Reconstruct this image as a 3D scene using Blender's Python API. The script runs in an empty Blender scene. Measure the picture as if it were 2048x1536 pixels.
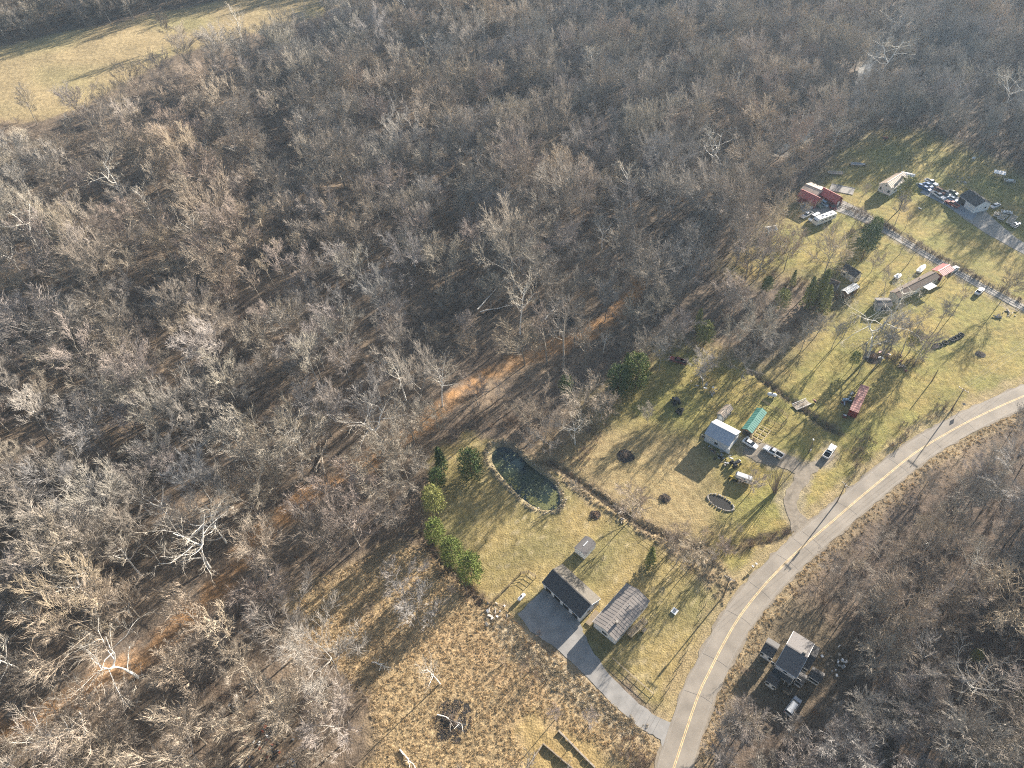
import bpy, math, random
import numpy as np
from mathutils import Vector, Matrix
random.seed(7); RNG = np.random.default_rng(11)
D2R = math.radians
SC = bpy.context.scene
COL = SC.collection

# ------------------------------------------------------------------ camera
F, CAMZ = 1400.0, 165.0                      # focal length in photo pixels (2048 wide), height in metres
_dx, _dy = 1130 - 1024, 2100 - 768           # where the plumb line meets the picture
ROLL = math.atan2(_dx, _dy); PITCH = math.atan(F / math.hypot(_dx, _dy))
_X = np.array([1, 0, 0.]); FW = np.array([0, math.cos(PITCH), -math.sin(PITCH)]); _U = np.array([0, math.sin(PITCH), math.cos(PITCH)])
RT = _X * math.cos(ROLL) - _U * math.sin(ROLL); UP = _U * math.cos(ROLL) + _X * math.sin(ROLL)
cam = bpy.data.cameras.new('camera'); cam.sensor_width = 36; cam.lens = 36 * F / 2048; cam.clip_start = 1; cam.clip_end = 6000
cam_ob = bpy.data.objects.new('camera', cam); COL.objects.link(cam_ob); SC.camera = cam_ob
cam_ob.matrix_world = Matrix([[RT[0], UP[0], -FW[0], 0], [RT[1], UP[1], -FW[1], 0], [RT[2], UP[2], -FW[2], CAMZ], [0, 0, 0, 1]])
# ------------------------------------------------------------------ light
SUN_AZ, SUN_EL = 42.5, 17.0
world = bpy.data.worlds.new('World'); SC.world = world; world.use_nodes = True
wn = world.node_tree; bg = wn.nodes['Background']
sky = wn.nodes.new('ShaderNodeTexSky'); sky.sky_type = 'NISHITA'; sky.sun_disc = False
sky.sun_elevation = D2R(SUN_EL); sky.sun_rotation = D2R(90 - SUN_AZ); sky.dust_density = 1.5
wn.links.new(sky.outputs[0], bg.inputs[0]); bg.inputs[1].default_value = 0.052
sun = bpy.data.lights.new('sun', 'SUN'); sun.energy = 5.0; sun.angle = D2R(0.5); sun.color = (1.0, 0.91, 0.80)
sun_ob = bpy.data.objects.new('sun', sun); COL.objects.link(sun_ob)
_a, _e = D2R(SUN_AZ), D2R(SUN_EL)
sun_ob.rotation_euler = Vector((math.cos(_e) * math.cos(_a), math.cos(_e) * math.sin(_a), math.sin(_e))).to_track_quat('Z', 'Y').to_euler()
sun_ob.location = (200, 200, 300)
SC.view_settings.view_transform = 'Standard'; SC.view_settings.look = 'None'; SC.view_settings.exposure = 1.95; SC.view_settings.gamma = 1
SC.view_settings.use_curve_mapping = False
SC.render.engine = 'CYCLES'; SC.cycles.max_bounces = 4; SC.cycles.diffuse_bounces = 2; SC.cycles.volume_bounces = 0
SC.cycles.transparent_max_bounces = 4; SC.cycles.use_denoising = False; SC.cycles.filter_width = 1.1; SC.cycles.volume_step_rate = 4
HAZE_DENSITY = 0.0001

# ------------------------------------------------------------------ projection helpers
def ray(x, y): return FW + RT * ((x - 1024) / F) - UP * ((y - 768) / F)
def flat(x, y, z=0.0):
    d = ray(x, y); t = (CAMZ - z) / -d[2]; return np.array([d[0] * t, d[1] * t])
def smooth(t): t = np.clip(t, 0, 1); return t * t * (3 - 2 * t)
def sdf(poly, x, y):                                # signed distance, positive inside; world coordinates
    p = np.asarray(poly); n = len(p); d = np.full(np.shape(x), 1e18); ins = np.zeros(np.shape(x), bool)
    for i in range(n):
        ax, ay = p[i]; bx, by = p[(i + 1) % n]
        ex, ey = bx - ax, by - ay; wx, wy = x - ax, y - ay
        t = np.clip((wx * ex + wy * ey) / (ex * ex + ey * ey + 1e-12), 0, 1)
        d = np.minimum(d, (wx - ex * t) ** 2 + (wy - ey * t) ** 2)
        c = ((ay <= y) & (by > y)) | ((by <= y) & (ay > y))
        with np.errstate(divide='ignore', invalid='ignore'):
            xi = ax + (y - ay) / (by - ay if by != ay else 1e-12) * ex
        ins ^= c & (x < xi)
    return np.where(ins, 1, -1) * np.sqrt(d)
def line_dist(pts, x, y):
    p = np.asarray(pts); d = np.full(np.shape(x), 1e18)
    for i in range(len(p) - 1):
        ax, ay = p[i]; ex, ey = p[i + 1] - p[i]; wx, wy = x - ax, y - ay
        t = np.clip((wx * ex + wy * ey) / (ex * ex + ey * ey + 1e-12), 0, 1)
        d = np.minimum(d, (wx - ex * t) ** 2 + (wy - ey * t) ** 2)
    return np.sqrt(d)
_PH = np.random.default_rng(3).uniform(0, 6.283, (12, 24)); _AN = np.random.default_rng(5).uniform(0, 6.283, (12, 24))
def noise(x, y, wl, k=0):                           # smooth pseudo noise in about -1..1
    s = 0
    for i in range(9):
        w = 6.283 / (wl * (0.6 + 0.1 * i)); a = _AN[k, i]
        s = s + np.sin((x * math.cos(a) + y * math.sin(a)) * w + _PH[k, i] + 1.3 * np.sin((x * math.sin(a) - y * math.cos(a)) * w * .6 + _PH[k, i + 9]))
    return s / 4.2
# hilly woods lie to the left of this line, the flat valley to the right
LA, LB = flat(820, 1330), flat(1640, 250)
_ld = (LB - LA) / np.linalg.norm(LB - LA); _ln = np.array([-_ld[1], _ld[0]])
def W(pts, z=0.0): return [flat(a, b, z) for a, b in pts]
POND = W([(974, 905), (985, 890), (1003, 884), (1022, 888), (1040, 903), (1060, 926), (1085, 944), (1108, 962), (1122, 985), (1124, 1008), (1112, 1021), (1085, 1022), (1062, 1012), (1040, 996), (1012, 968), (990, 944), (976, 925)])
CREEK = W([(1560, 300), (1640, 250), (1680, 225), (1712, 195), (1725, 165), (1740, 120), (1775, 70), (1830, 20)])
DITCHES = [W([(1500, 742), (1545, 775), (1590, 806), (1628, 838), (1672, 862)]), W([(1100, 925), (1150, 958), (1215, 1005), (1270, 1045), (1340, 1078), (1410, 1100)]),
           W([(1452, 1098), (1490, 1085), (1530, 1082), (1575, 1062)]), W([(842, 1070), (870, 1112), (915, 1158), (958, 1205)])]
def height(x, y):
    x = np.asarray(x, float); y = np.asarray(y, float)
    d = (x - LA[0]) * _ln[0] + (y - LA[1]) * _ln[1]
    w = smooth((d - 4) / 70)
    h = w * (2.2 * noise(x, y, 95, 0) + 1.0 * noise(x, y, 38, 1) + 3.0)
    h = h + 24 * smooth((d - 130) / 260) + 10 * smooth((d - 330) / 200)
    h = h - w * smooth((d - 190) / 60) * .75 * (2.2 * noise(x, y, 95, 0) + 1.0 * noise(x, y, 38, 1)); cd = line_dist(CREEK, x, y); h = h * smooth((cd - 3) / 40) - 1.6 * (1 - smooth((cd - 2.5) / 4))
    h = h - 1.5 * smooth((sdf(POND, x, y) + 1.0) / 4.5)
    for dd in DITCHES: h = h - 0.9 * (1 - smooth(line_dist(dd, x, y) / 1.5))
    return h
def G(px, py, up=0.0):                              # ground point seen at a photo pixel
    z = 0.0
    for _ in range(25):
        p = flat(px, py, z + up); zn = float(height(p[0], p[1])); z += (zn - z) * 0.6
    return Vector((p[0], p[1], z))
def project(x, y, z):
    vx, vy, vz = x, y, z - CAMZ; d = vx * FW[0] + vy * FW[1] + vz * FW[2]
    return 1024 + F * (vx * RT[0] + vy * RT[1] + vz * RT[2]) / d, 768 - F * (vx * UP[0] + vy * UP[1] + vz * UP[2]) / d, d

# ------------------------------------------------------------------ materials
def nt(name, rough=0.85):
    m = bpy.data.materials.new(name); m.use_nodes = True
    b = m.node_tree.nodes['Principled BSDF']; b.inputs['Roughness'].default_value = rough
    return m, m.node_tree, b
def mat(name, col, rough=0.8, metal=0.0, var=0.12, scale=3.0, bump=0.0, objvar=0.0, stretch=None, spec=0.3):
    m, t, b = nt(name, rough); N, L = t.nodes, t.links
    b.inputs['Metallic'].default_value = metal; b.inputs['Specular IOR Level'].default_value = spec
    tc = N.new('ShaderNodeTexCoord'); mp = N.new('ShaderNodeMapping'); L.new(tc.outputs['Object'], mp.inputs[0])
    if stretch: mp.inputs['Scale'].default_value = stretch
    no = N.new('ShaderNodeTexNoise'); no.inputs['Scale'].default_value = scale; no.inputs['Detail'].default_value = 5; L.new(mp.outputs[0], no.inputs['Vector'])
    r = N.new('ShaderNodeMapRange'); r.inputs[1].default_value = .3; r.inputs[2].default_value = .7; r.inputs[3].default_value = 1 - var; r.inputs[4].default_value = 1 + var
    L.new(no.outputs[0], r.inputs[0]); fac = r.outputs[0]
    if objvar:
        oi = N.new('ShaderNodeObjectInfo'); r2 = N.new('ShaderNodeMapRange'); r2.inputs[3].default_value = 1 - objvar; r2.inputs[4].default_value = 1 + objvar
        L.new(oi.outputs['Random'], r2.inputs[0]); mu = N.new('ShaderNodeMath'); mu.operation = 'MULTIPLY'
        L.new(fac, mu.inputs[0]); L.new(r2.outputs[0], mu.inputs[1]); fac = mu.outputs[0]
    vm = N.new('ShaderNodeVectorMath'); vm.operation = 'SCALE'; vm.inputs[0].default_value = col; L.new(fac, vm.inputs['Scale'])
    L.new(vm.outputs[0], b.inputs['Base Color'])
    if bump:
        bp = N.new('ShaderNodeBump'); bp.inputs['Distance'].default_value = bump; L.new(no.outputs[0], bp.inputs['Height']); L.new(bp.outputs[0], b.inputs['Normal'])
    return m
def mat_ramp(name, cols, rough=0.9, var=0.15, stands=False):      # per-instance colour picked from a ramp
    m, t, b = nt(name, rough); N, L = t.nodes, t.links
    oi = N.new('ShaderNodeObjectInfo'); cr = N.new('ShaderNodeValToRGB'); e = cr.color_ramp.elements
    while len(e) < len(cols): e.new(0.5)
    for i, c in enumerate(cols): e[i].position = i / (len(cols) - 1); e[i].color = (*c, 1)
    L.new(oi.outputs['Random'], cr.inputs[0])
    tc = N.new('ShaderNodeTexCoord'); no = N.new('ShaderNodeTexNoise'); no.inputs['Scale'].default_value = 0.9; L.new(tc.outputs['Object'], no.inputs[0])
    r = N.new('ShaderNodeMapRange'); r.inputs[1].default_value = .3; r.inputs[2].default_value = .7; r.inputs[3].default_value = 1 - var; r.inputs[4].default_value = 1 + var
    L.new(no.outputs[0], r.inputs[0]); vm = N.new('ShaderNodeVectorMath'); vm.operation = 'SCALE'
    src = cr.outputs[0]
    if stands:                                       # neighbouring trees of one kind share a tone
        sn = N.new('ShaderNodeTexNoise'); sn.inputs['Scale'].default_value = .011; sn.inputs['Detail'].default_value = 2; L.new(oi.outputs['Location'], sn.inputs[0])
        sr = N.new('ShaderNodeValToRGB'); se = sr.color_ramp.elements; se[0].position = .38; se[0].color = (.86, .90, .95, 1); se[1].position = .62; se[1].color = (1.08, 1.02, .95, 1); L.new(sn.outputs[0], sr.inputs[0])
        mm = N.new('ShaderNodeVectorMath'); mm.operation = 'MULTIPLY'; L.new(cr.outputs[0], mm.inputs[0]); L.new(sr.outputs[0], mm.inputs[1]); src = mm.outputs[0]
    L.new(src, vm.inputs[0]); L.new(r.outputs[0], vm.inputs['Scale']); L.new(vm.outputs[0], b.inputs['Base Color'])
    b.inputs['Specular IOR Level'].default_value = 0.15
    return m
def mat_ground():
    m, t, b = nt('ground_cover', 0.95); N, L = t.nodes, t.links; b.inputs['Specular IOR Level'].default_value = 0.1
    at = N.new('ShaderNodeAttribute'); at.attribute_name = 'tint'; sp = N.new('ShaderNodeAttribute'); sp.attribute_name = 'rough_amount'
    tc = N.new('ShaderNodeTexCoord')
    def no(scale, detail=4, stretch=None, rot=0):
        n = N.new('ShaderNodeTexNoise'); n.inputs['Scale'].default_value = scale; n.inputs['Detail'].default_value = detail
        mp = N.new('ShaderNodeMapping'); L.new(tc.outputs['Object'], mp.inputs[0]); mp.inputs['Rotation'].default_value = (0, 0, rot)
        if stretch: mp.inputs['Scale'].default_value = stretch
        L.new(mp.outputs[0], n.inputs['Vector']); return n.outputs[0]
    def rng(s, a, c, lo=.32, hi=.68):
        r = N.new('ShaderNodeMapRange'); r.inputs[1].default_value = lo; r.inputs[2].default_value = hi; r.inputs[3].default_value = a; r.inputs[4].default_value = c; L.new(s, r.inputs[0]); return r.outputs[0]
    def mul(a, c):
        r = N.new('ShaderNodeMath'); r.operation = 'MULTIPLY'; L.new(a, r.inputs[0]); L.new(c, r.inputs[1]); return r.outputs[0]
    n1 = no(2.6, 5); n2 = no(0.55, 4); n3 = no(0.09, 3); n4 = no(1.6, 3, (1, .28, 1), D2R(35))
    f = mul(mul(rng(n1, .72, 1.28), rng(n2, .78, 1.22)), mul(rng(n3, .88, 1.12), rng(n4, .86, 1.14)))
    vm = N.new('ShaderNodeVectorMath'); vm.operation = 'SCALE'; L.new(at.outputs['Color'], vm.inputs[0]); L.new(f, vm.inputs['Scale'])
    # straw coloured flecks over green parts
    fl = N.new('ShaderNodeMix'); fl.data_type = 'RGBA'; L.new(rng(no(1.1, 6), 0, .45, .5, .72), fl.inputs[0]); L.new(vm.outputs[0], fl.inputs[6])
    fl.inputs[7].default_value = (.24, .19, .105, 1)
    fl2 = N.new('ShaderNodeMix'); fl2.data_type = 'RGBA'; L.new(sp.outputs['Fac'], fl2.inputs[0]); L.new(fl.outputs[2], fl2.inputs[6]); L.new(vm.outputs[0], fl2.inputs[7])
    L.new(fl2.outputs[2], b.inputs['Base Color'])
    bp = N.new('ShaderNodeBump'); bp.inputs['Distance'].default_value = 0.16; bp.inputs['Strength'].default_value = .8; L.new(n1, bp.inputs['Height'])
    bp2 = N.new('ShaderNodeBump'); bp2.inputs['Distance'].default_value = 0.3; bp2.inputs['Strength'].default_value = .5; L.new(n2, bp2.inputs['Height']); L.new(bp.outputs[0], bp2.inputs['Normal'])
    L.new(bp2.outputs[0], b.inputs['Normal'])
    return m
def mat_stripe(name, c1, c2, axis, period, rough=.45, metal=.0):   # metal sheet with weathering streaks
    m, t, b = nt(name, rough); N, L = t.nodes, t.links; b.inputs['Metallic'].default_value = metal
    tc = N.new('ShaderNodeTexCoord'); mp = N.new('ShaderNodeMapping'); L.new(tc.outputs['Object'], mp.inputs[0])
    mp.inputs['Scale'].default_value = (1 / period, .08, .08) if axis == 'x' else (.08, 1 / period, .08)
    no = N.new('ShaderNodeTexNoise'); no.inputs['Scale'].default_value = 1.0; no.inputs['Detail'].default_value = 3; L.new(mp.outputs[0], no.inputs[0])
    n2 = N.new('ShaderNodeTexNoise'); n2.inputs['Scale'].default_value = .8; n2.inputs['Detail'].default_value = 6; L.new(tc.outputs['Object'], n2.inputs[0])
    ad = N.new('ShaderNodeMath'); ad.operation = 'ADD'; L.new(no.outputs[0], ad.inputs[0]); L.new(n2.outputs[0], ad.inputs[1])
    cr = N.new('ShaderNodeMapRange'); cr.inputs[1].default_value = .75; cr.inputs[2].default_value = 1.25; L.new(ad.outputs[0], cr.inputs[0])
    mx = N.new('ShaderNodeMix'); mx.data_type = 'RGBA'; L.new(cr.outputs[0], mx.inputs[0]); mx.inputs[6].default_value = (*c1, 1); mx.inputs[7].default_value = (*c2, 1)
    L.new(mx.outputs[2], b.inputs['Base Color']); return m
def mat_pond():
    m, t, b = nt('pond_water', .08); N, L = t.nodes, t.links
    tc = N.new('ShaderNodeTexCoord'); no = N.new('ShaderNodeTexNoise'); no.inputs['Scale'].default_value = .13; no.inputs['Detail'].default_value = 3; L.new(tc.outputs['Object'], no.inputs[0])
    cr = N.new('ShaderNodeValToRGB'); cr.color_ramp.elements[0].position = .4; cr.color_ramp.elements[0].color = (.012, .022, .026, 1)
    cr.color_ramp.elements[1].position = .62; cr.color_ramp.elements[1].color = (.035, .045, .02, 1); L.new(no.outputs[0], cr.inputs[0]); L.new(cr.outputs[0], b.inputs['Base Color'])
    n2 = N.new('ShaderNodeTexNoise'); n2.inputs['Scale'].default_value = 1.5; L.new(tc.outputs['Object'], n2.inputs[0])
    bp = N.new('ShaderNodeBump'); bp.inputs['Distance'].default_value = .015; L.new(n2.outputs[0], bp.inputs['Height']); L.new(bp.outputs[0], b.inputs['Normal'])
    return m
M = dict(
    ground=mat_ground(), pond=mat_pond(),
    bark=mat_ramp('bark', [(.20, .18, .15), (.29, .265, .225), (.38, .355, .32)], stands=True),
    twig=mat_ramp('twigs', [(.245, .21, .175), (.355, .31, .255), (.285, .262, .235), (.42, .37, .29), (.32, .27, .24), (.39, .36, .325), (.34, .295, .225)], stands=True),
    syc_bark=mat('white_bark', (.78, .75, .68), .8, var=.3, scale=1.2), syc_twig=mat_ramp('pale_twigs', [(.46, .41, .33), (.55, .50, .42)]),
    brush=mat_ramp('brush_twigs', [(.15, .105, .08), (.21, .16, .12), (.27, .225, .18), (.23, .15, .10)]),
    tuft=mat_ramp('dry_grass', [(.56, .43, .26), (.64, .51, .32), (.68, .56, .37), (.58, .43, .26), (.66, .54, .35)], var=.15),
    pale_tuft=mat_ramp('pale_reed', [(.50, .43, .30), (.58, .50, .38)], var=.2),
    green_tuft=mat_ramp('grass_clump', [(.16, .15, .05), (.24, .20, .08), (.12, .12, .035)], var=.2),
    needle_dark=mat('dark_needles', (.06, .095, .025), .8, var=.5, scale=1.5, objvar=.1),
    needle_yellow=mat('yellow_green_needles', (.24, .245, .075), .8, var=.3, scale=1.2, objvar=.12),
    needle_mid=mat('green_needles', (.13, .165, .035), .8, var=.3, scale=1.5, objvar=.12),
    conifer_trunk=mat('conifer_bark', (.13, .09, .06)), log=mat('weathered_wood', (.34, .29, .23), scale=2, var=.3),
    asphalt=mat('asphalt', (.262, .23, .19), .9, var=.18, scale=.22, bump=.01), drive=mat('old_asphalt', (.27, .258, .24), .9, var=.2, scale=.35, bump=.01),
    gravel=mat('gravel', (.235, .20, .155), .95, var=.2, scale=.8, bump=.04), concrete=mat('concrete', (.27, .25, .22), .85, var=.12, scale=.6),
    paleconc=mat('pale_concrete', (.25, .265, .28), .8, var=.1, scale=.6),
    yellow=mat('yellow_paint', (.62, .46, .24), .8, var=.35, scale=1.2), crack=mat('tar_crack', (.045, .045, .045), .8),
    creek=mat('creek_water', (.09, .10, .105), .15, var=.35, scale=.25), algae=mat('pond_algae', (.115, .12, .045), .8, var=.3, scale=2), lily=mat('floating_leaves', (.13, .15, .085), .6, var=.4, scale=2),
    stone=mat('stone', (.34, .31, .27), .9, var=.25, scale=2), white=mat('white_siding', (.72, .72, .70), .7, var=.06, scale=2),
    cream=mat('cream_siding', (.60, .56, .47), .7, var=.08), greywall=mat('grey_siding', (.30, .31, .32), .7, var=.1), redwall=mat('maroon_siding', (.17, .022, .022), .6, var=.2),
    brownwall=mat('brown_siding', (.20, .13, .085), .8, var=.2), steelwall=mat_stripe('steel_siding', (.52, .55, .57), (.44, .47, .50), 'x', .4),
    shingle_dark=mat('charcoal_shingles', (.085, .082, .080), .9, var=.2, scale=6, bump=.03), shingle_sunlit=mat('sunlit_shingles', (.125, .112, .092), .9, var=.2, scale=3, bump=.03),  # paler shingle colour carries the sunlight on the garage's rear slope
    shingle_grey=mat('grey_shingles', (.15, .14, .135), .9, var=.18, scale=5, bump=.03), shingle_brown=mat('brown_shingles', (.15, .115, .09), .9, var=.2, scale=4),
    blue_metal=mat_stripe('galvanised_roof', (.50, .52, .54), (.44, .46, .49), 'x', .6, .4, .35), green_metal=mat_stripe('green_metal_roof', (.05, .19, .15), (.10, .25, .20), 'x', .5, .4),
    red_metal=mat_stripe('red_metal_roof', (.36, .07, .065), (.45, .13, .11), 'x', .5, .5), tan_metal=mat_stripe('tan_metal_roof', (.50, .41, .31), (.42, .33, .25), 'x', .7, .5),
    brown_metal=mat_stripe('brown_metal_roof', (.21, .185, .165), (.25, .22, .195), 'x', .5, .5), white_metal=mat_stripe('white_metal_roof', (.66, .66, .64), (.52, .52, .50), 'x', .8, .5),
    pink_metal=mat_stripe('faded_red_roof', (.42, .16, .13), (.50, .25, .20), 'x', 1.2, .7),
    glass=mat('dark_glass', (.02, .025, .03), .12, var=.05, spec=.6), dark=mat('dark_interior', (.02, .02, .02), .9), trim=mat('white_trim', (.75, .75, .73), .6, var=.04),
    rubber=mat('rubber', (.022, .022, .022), .9), chrome=mat('bare_metal', (.45, .46, .47), .4, .7), wood=mat('deck_wood', (.30, .24, .17), .85, var=.25, scale=3),
    postwood=mat('post_wood', (.16, .125, .09), .9, var=.2), newwood=mat('pale_lumber', (.52, .43, .29), .8, var=.12), black=mat('black_paint', (.018, .018, .02), .5),
    lamp=mat('lamp_lens', (.7, .7, .65), .3), redlamp=mat('tail_lens', (.35, .02, .02), .3), blue_tarp=mat('blue_plastic', (.06, .16, .34), .5), char=mat('charred_ground', (.03, .028, .026), .95),
    terracotta=mat('orange_plastic', (.30, .10, .055), .6),
)
PAINT = {}
def paint(name, col):
    if name not in PAINT: PAINT[name] = mat(name + '_paint', col, .28, var=.03, spec=.5)
    return PAINT[name]
CARCOL = dict(white=(.74, .74, .73), silver=(.42, .44, .46), blue=(.04, .13, .30), red=(.30, .03, .025), maroon=(.14, .02, .02), tan=(.42, .34, .24), black=(.025, .025, .03), green=(.05, .10, .06), grey=(.20, .21, .22), yellow=(.55, .40, .06), lightblue=(.30, .42, .52), rust=(.28, .09, .05))
def P(c): return paint(c, CARCOL[c])

# ------------------------------------------------------------------ mesh builder
class MB:
    def __init__(s): s.v = []; s.f = []
    def add(s, vs, fs):
        o = len(s.v); s.v += [tuple(v) for v in vs]; s.f += [tuple(i + o for i in f) for f in fs]; return s
    def box(s, cx, cy, cz, lx, ly, lz, rz=0, rx=0, ry=0):
        m = Matrix.Rotation(rz, 3, 'Z') @ Matrix.Rotation(ry, 3, 'Y') @ Matrix.Rotation(rx, 3, 'X')
        vs = [Vector((cx, cy, cz)) + m @ Vector((a * lx / 2, b * ly / 2, c * lz / 2)) for c in (-1, 1) for a, b in ((-1, -1), (1, -1), (1, 1), (-1, 1))]
        return s.add(vs, [(3, 2, 1, 0), (4, 5, 6, 7), (0, 1, 5, 4), (1, 2, 6, 5), (2, 3, 7, 6), (3, 0, 4, 7)])
    def tube(s, p0, p1, r0, r1, n=6, cap=True):
        p0 = Vector(p0); p1 = Vector(p1); d = (p1 - p0)
        if d.length < 1e-6: return s
        d.normalize(); a = d.orthogonal().normalized(); b = d.cross(a)
        vs = []
        for p, r in ((p0, r0), (p1, r1)):
            for i in range(n):
                t = 6.28318 * i / n; vs.append(p + (a * math.cos(t) + b * math.sin(t)) * r)
        fs = [(i, (i + 1) % n, n + (i + 1) % n, n + i) for i in range(n)]
        if cap: fs += [tuple(range(n - 1, -1, -1)), tuple(range(n, 2 * n))]
        return s.add(vs, fs)
    def loft(s, rings, closed=True, caps=True):
        n = len(rings[0]); vs = [v for r in rings for v in r]; fs = []
        for k in range(len(rings) - 1):
            for i in range(n if closed else n - 1):
                j = (i + 1) % n; fs.append((k * n + i, k * n + j, (k + 1) * n + j, (k + 1) * n + i))
        if caps: fs += [tuple(range(n - 1, -1, -1)), tuple(range((len(rings) - 1) * n, len(rings) * n))]
        return s.add(vs, fs)
    def quad(s, a, b, c, d): return s.add([a, b, c, d], [(0, 1, 2, 3)])
    def blob(s, c, r, n=7, m=5, jit=.25, rnd=random):
        vs = []; 
        for i in range(1, m):
            ph = math.pi * i / m
            for j in range(n):
                th = 6.28318 * j / n; k = 1 + rnd.uniform(-jit, jit)
                vs.append((c[0] + r[0] * k * math.sin(ph) * math.cos(th), c[1] + r[1] * k * math.sin(ph) * math.sin(th), c[2] + r[2] * k * math.cos(ph)))
        vs += [(c[0], c[1], c[2] + r[2]), (c[0], c[1], c[2] - r[2])]; t = len(vs) - 2; b = t + 1; fs = []
        for i in range(m - 2):
            for j in range(n): fs.append((i * n + j, (i + 1) * n + j, (i + 1) * n + (j + 1) % n, i * n + (j + 1) % n))
        for j in range(n): fs.append((t, j, (j + 1) % n)); fs.append((b, (m - 2) * n + (j + 1) % n, (m - 2) * n + j))
        return s.add(vs, fs)
    def mesh(s, name, m):
        me = bpy.data.meshes.new(name); me.from_pydata(s.v, [], s.f); me.materials.append(m); me.update(); return me
    def build(s, name, m, parent=None):
        o = bpy.data.objects.new(name, s.mesh(name, m)); COL.objects.link(o); o.parent = parent; return o
def tag(o, label=None, cat=None, group=None, kind=None):
    if label: o['label'] = label
    if cat: o['category'] = cat
    if group: o['group'] = group
    if kind: o['kind'] = kind
    return o
def thing(name, label, cat, loc, rz=0, group=None):
    o = bpy.data.objects.new(name, None); o.empty_display_size = .3; COL.objects.link(o); o.location = loc; o.rotation_euler = (0, 0, rz)
    return tag(o, label, cat, group)
def dup(o, name=None, parent=None):
    c = o.copy(); COL.objects.link(c); c.parent = parent
    for ch in o.children: dup(ch, None, c)
    return c
def shared(name, me, parent, loc=(0, 0, 0), rz=0):
    o = bpy.data.objects.new(name, me); COL.objects.link(o); o.parent = parent; o.location = loc; o.rotation_euler = (0, 0, rz); return o

# ------------------------------------------------------------------ zones of ground cover (world polygons)
def WG(pts): return [tuple(G(a, b)[:2]) for a, b in pts]
Z_YARD = WG([(868, 905), (930, 868), (985, 880), (1060, 925), (1110, 950), (1150, 965), (1215, 1010), (1262, 1045), (1335, 1090), (1420, 1165), (1478, 1160), (1500, 1172), (1440, 1290), (1390, 1390), (1350, 1480), (1326, 1430), (1240, 1345), (1130, 1290), (1030, 1232), (1010, 1216), (960, 1196), (905, 1150), (868, 1100), (846, 1060), (856, 980)])
Z_FIELD = WG([(1118, 925), (1160, 885), (1212, 838), (1300, 862), (1400, 880), (1432, 960), (1450, 1040), (1440, 1085), (1400, 1092), (1330, 1070), (1260, 1035), (1200, 990), (1140, 950)])
Z_RIGHT = WG([(1190, 800), (1240, 770), (1300, 725), (1340, 690), (1400, 688), (1470, 720), (1540, 745), (1600, 690), (1650, 640), (1690, 600), (1640, 560), (1560, 545), (1500, 560), (1460, 540), (1520, 470), (1560, 440), (1590, 400), (1640, 370), (1690, 300), (1760, 262), (1850, 262), (1950, 305), (2048, 350), (2300, 430), (2300, 720), (2048, 778), (1960, 815), (1850, 888), (1760, 940), (1640, 1035), (1560, 1115), (1500, 1170), (1440, 1160), (1415, 1100), (1440, 1060), (1432, 960), (1400, 880), (1300, 862), (1212, 838)])
Z_MARSH = WG([(560, 1205), (640, 1165), (720, 1130), (800, 1085), (860, 1110), (905, 1160), (960, 1205), (1010, 1225), (1040, 1262), (1130, 1330), (1230, 1420), (1300, 1480), (1320, 1620), (650, 1620), (760, 1500), (745, 1400), (680, 1330), (620, 1270)])
Z_MOWN = WG([(1060, 1430), (1140, 1470), (1250, 1536), (1290, 1620), (1040, 1620), (1050, 1500), (1020, 1450)])
Z_REEDS = WG([(975, 1232), (1020, 1245), (1075, 1300), (1135, 1345), (1220, 1410), (1290, 1455), (1270, 1480), (1190, 1420), (1110, 1375), (1050, 1320), (1000, 1270)])
Z_RUST = WG([(860, 1250), (960, 1260), (1050, 1330), (1100, 1400), (1060, 1440), (980, 1400), (900, 1330), (800, 1300), (740, 1330), (640, 1290), (700, 1240)])
Z_PASTURE = WG([(-300, 130), (0, 95), (120, 66), (235, 46), (330, 22), (480, -4), (600, -25), (700, -30), (690, 0), (640, 30), (560, 52), (430, 88), (350, 108), (290, 142), (215, 182), (165, 215), (90, 238), (0, 245), (-300, 290)])
Z_STREAMSTRIP = WG([(1095, 915), (1150, 948), (1230, 1000), (1330, 1060), (1420, 1100), (1480, 1170), (1445, 1215), (1400, 1150), (1330, 1098), (1250, 1050), (1180, 1005), (1118, 960)])
Z_HOUSEYARD = WG([(1440, 1290), (1500, 1215), (1580, 1180), (1680, 1250), (1720, 1330), (1680, 1400), (1620, 1450), (1520, 1440), (1430, 1400)])
Z_VERGE = None
TRAIL = WG([(1290, 560), (1235, 620), (1180, 665), (1090, 700), (980, 745), (900, 800), (830, 862), (760, 915), (700, 945), (620, 990), (540, 1050), (480, 1120), (430, 1190), (370, 1240), (300, 1305), (220, 1350), (130, 1400), (60, 1440), (-80, 1500)])
ROAD = WG([(1262, 1800), (1315, 1640), (1352, 1522), (1396, 1392), (1418, 1345), (1443, 1295), (1478, 1235), (1519, 1182), (1560, 1137), (1605, 1094), (1660, 1047), (1712, 1002), (1765, 958), (1830, 906), (1900, 863), (1965, 829), (2048, 792), (2150, 752), (2300, 700), (2600, 600)])
DRIVE2 = WG([(1612, 1066), (1590, 1030), (1580, 1008), (1586, 985), (1602, 960), (1606, 940)])
DRIVE2B = WG([(1606, 944), (1590, 932), (1560, 918), (1520, 905), (1490, 895)])
DRIVE2C = WG([(1604, 948), (1625, 935), (1650, 920), (1664, 902)])
LANE = WG([(1640, 402), (1672, 410), (1712, 426), (1750, 448), (1800, 478), (1850, 508), (1900, 536), (1950, 565), (2000, 592), (2060, 622), (2200, 690)])
DRIVE3 = WG([(1935, 418), (1962, 440), (2000, 468), (2048, 498), (2200, 590)])
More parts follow.
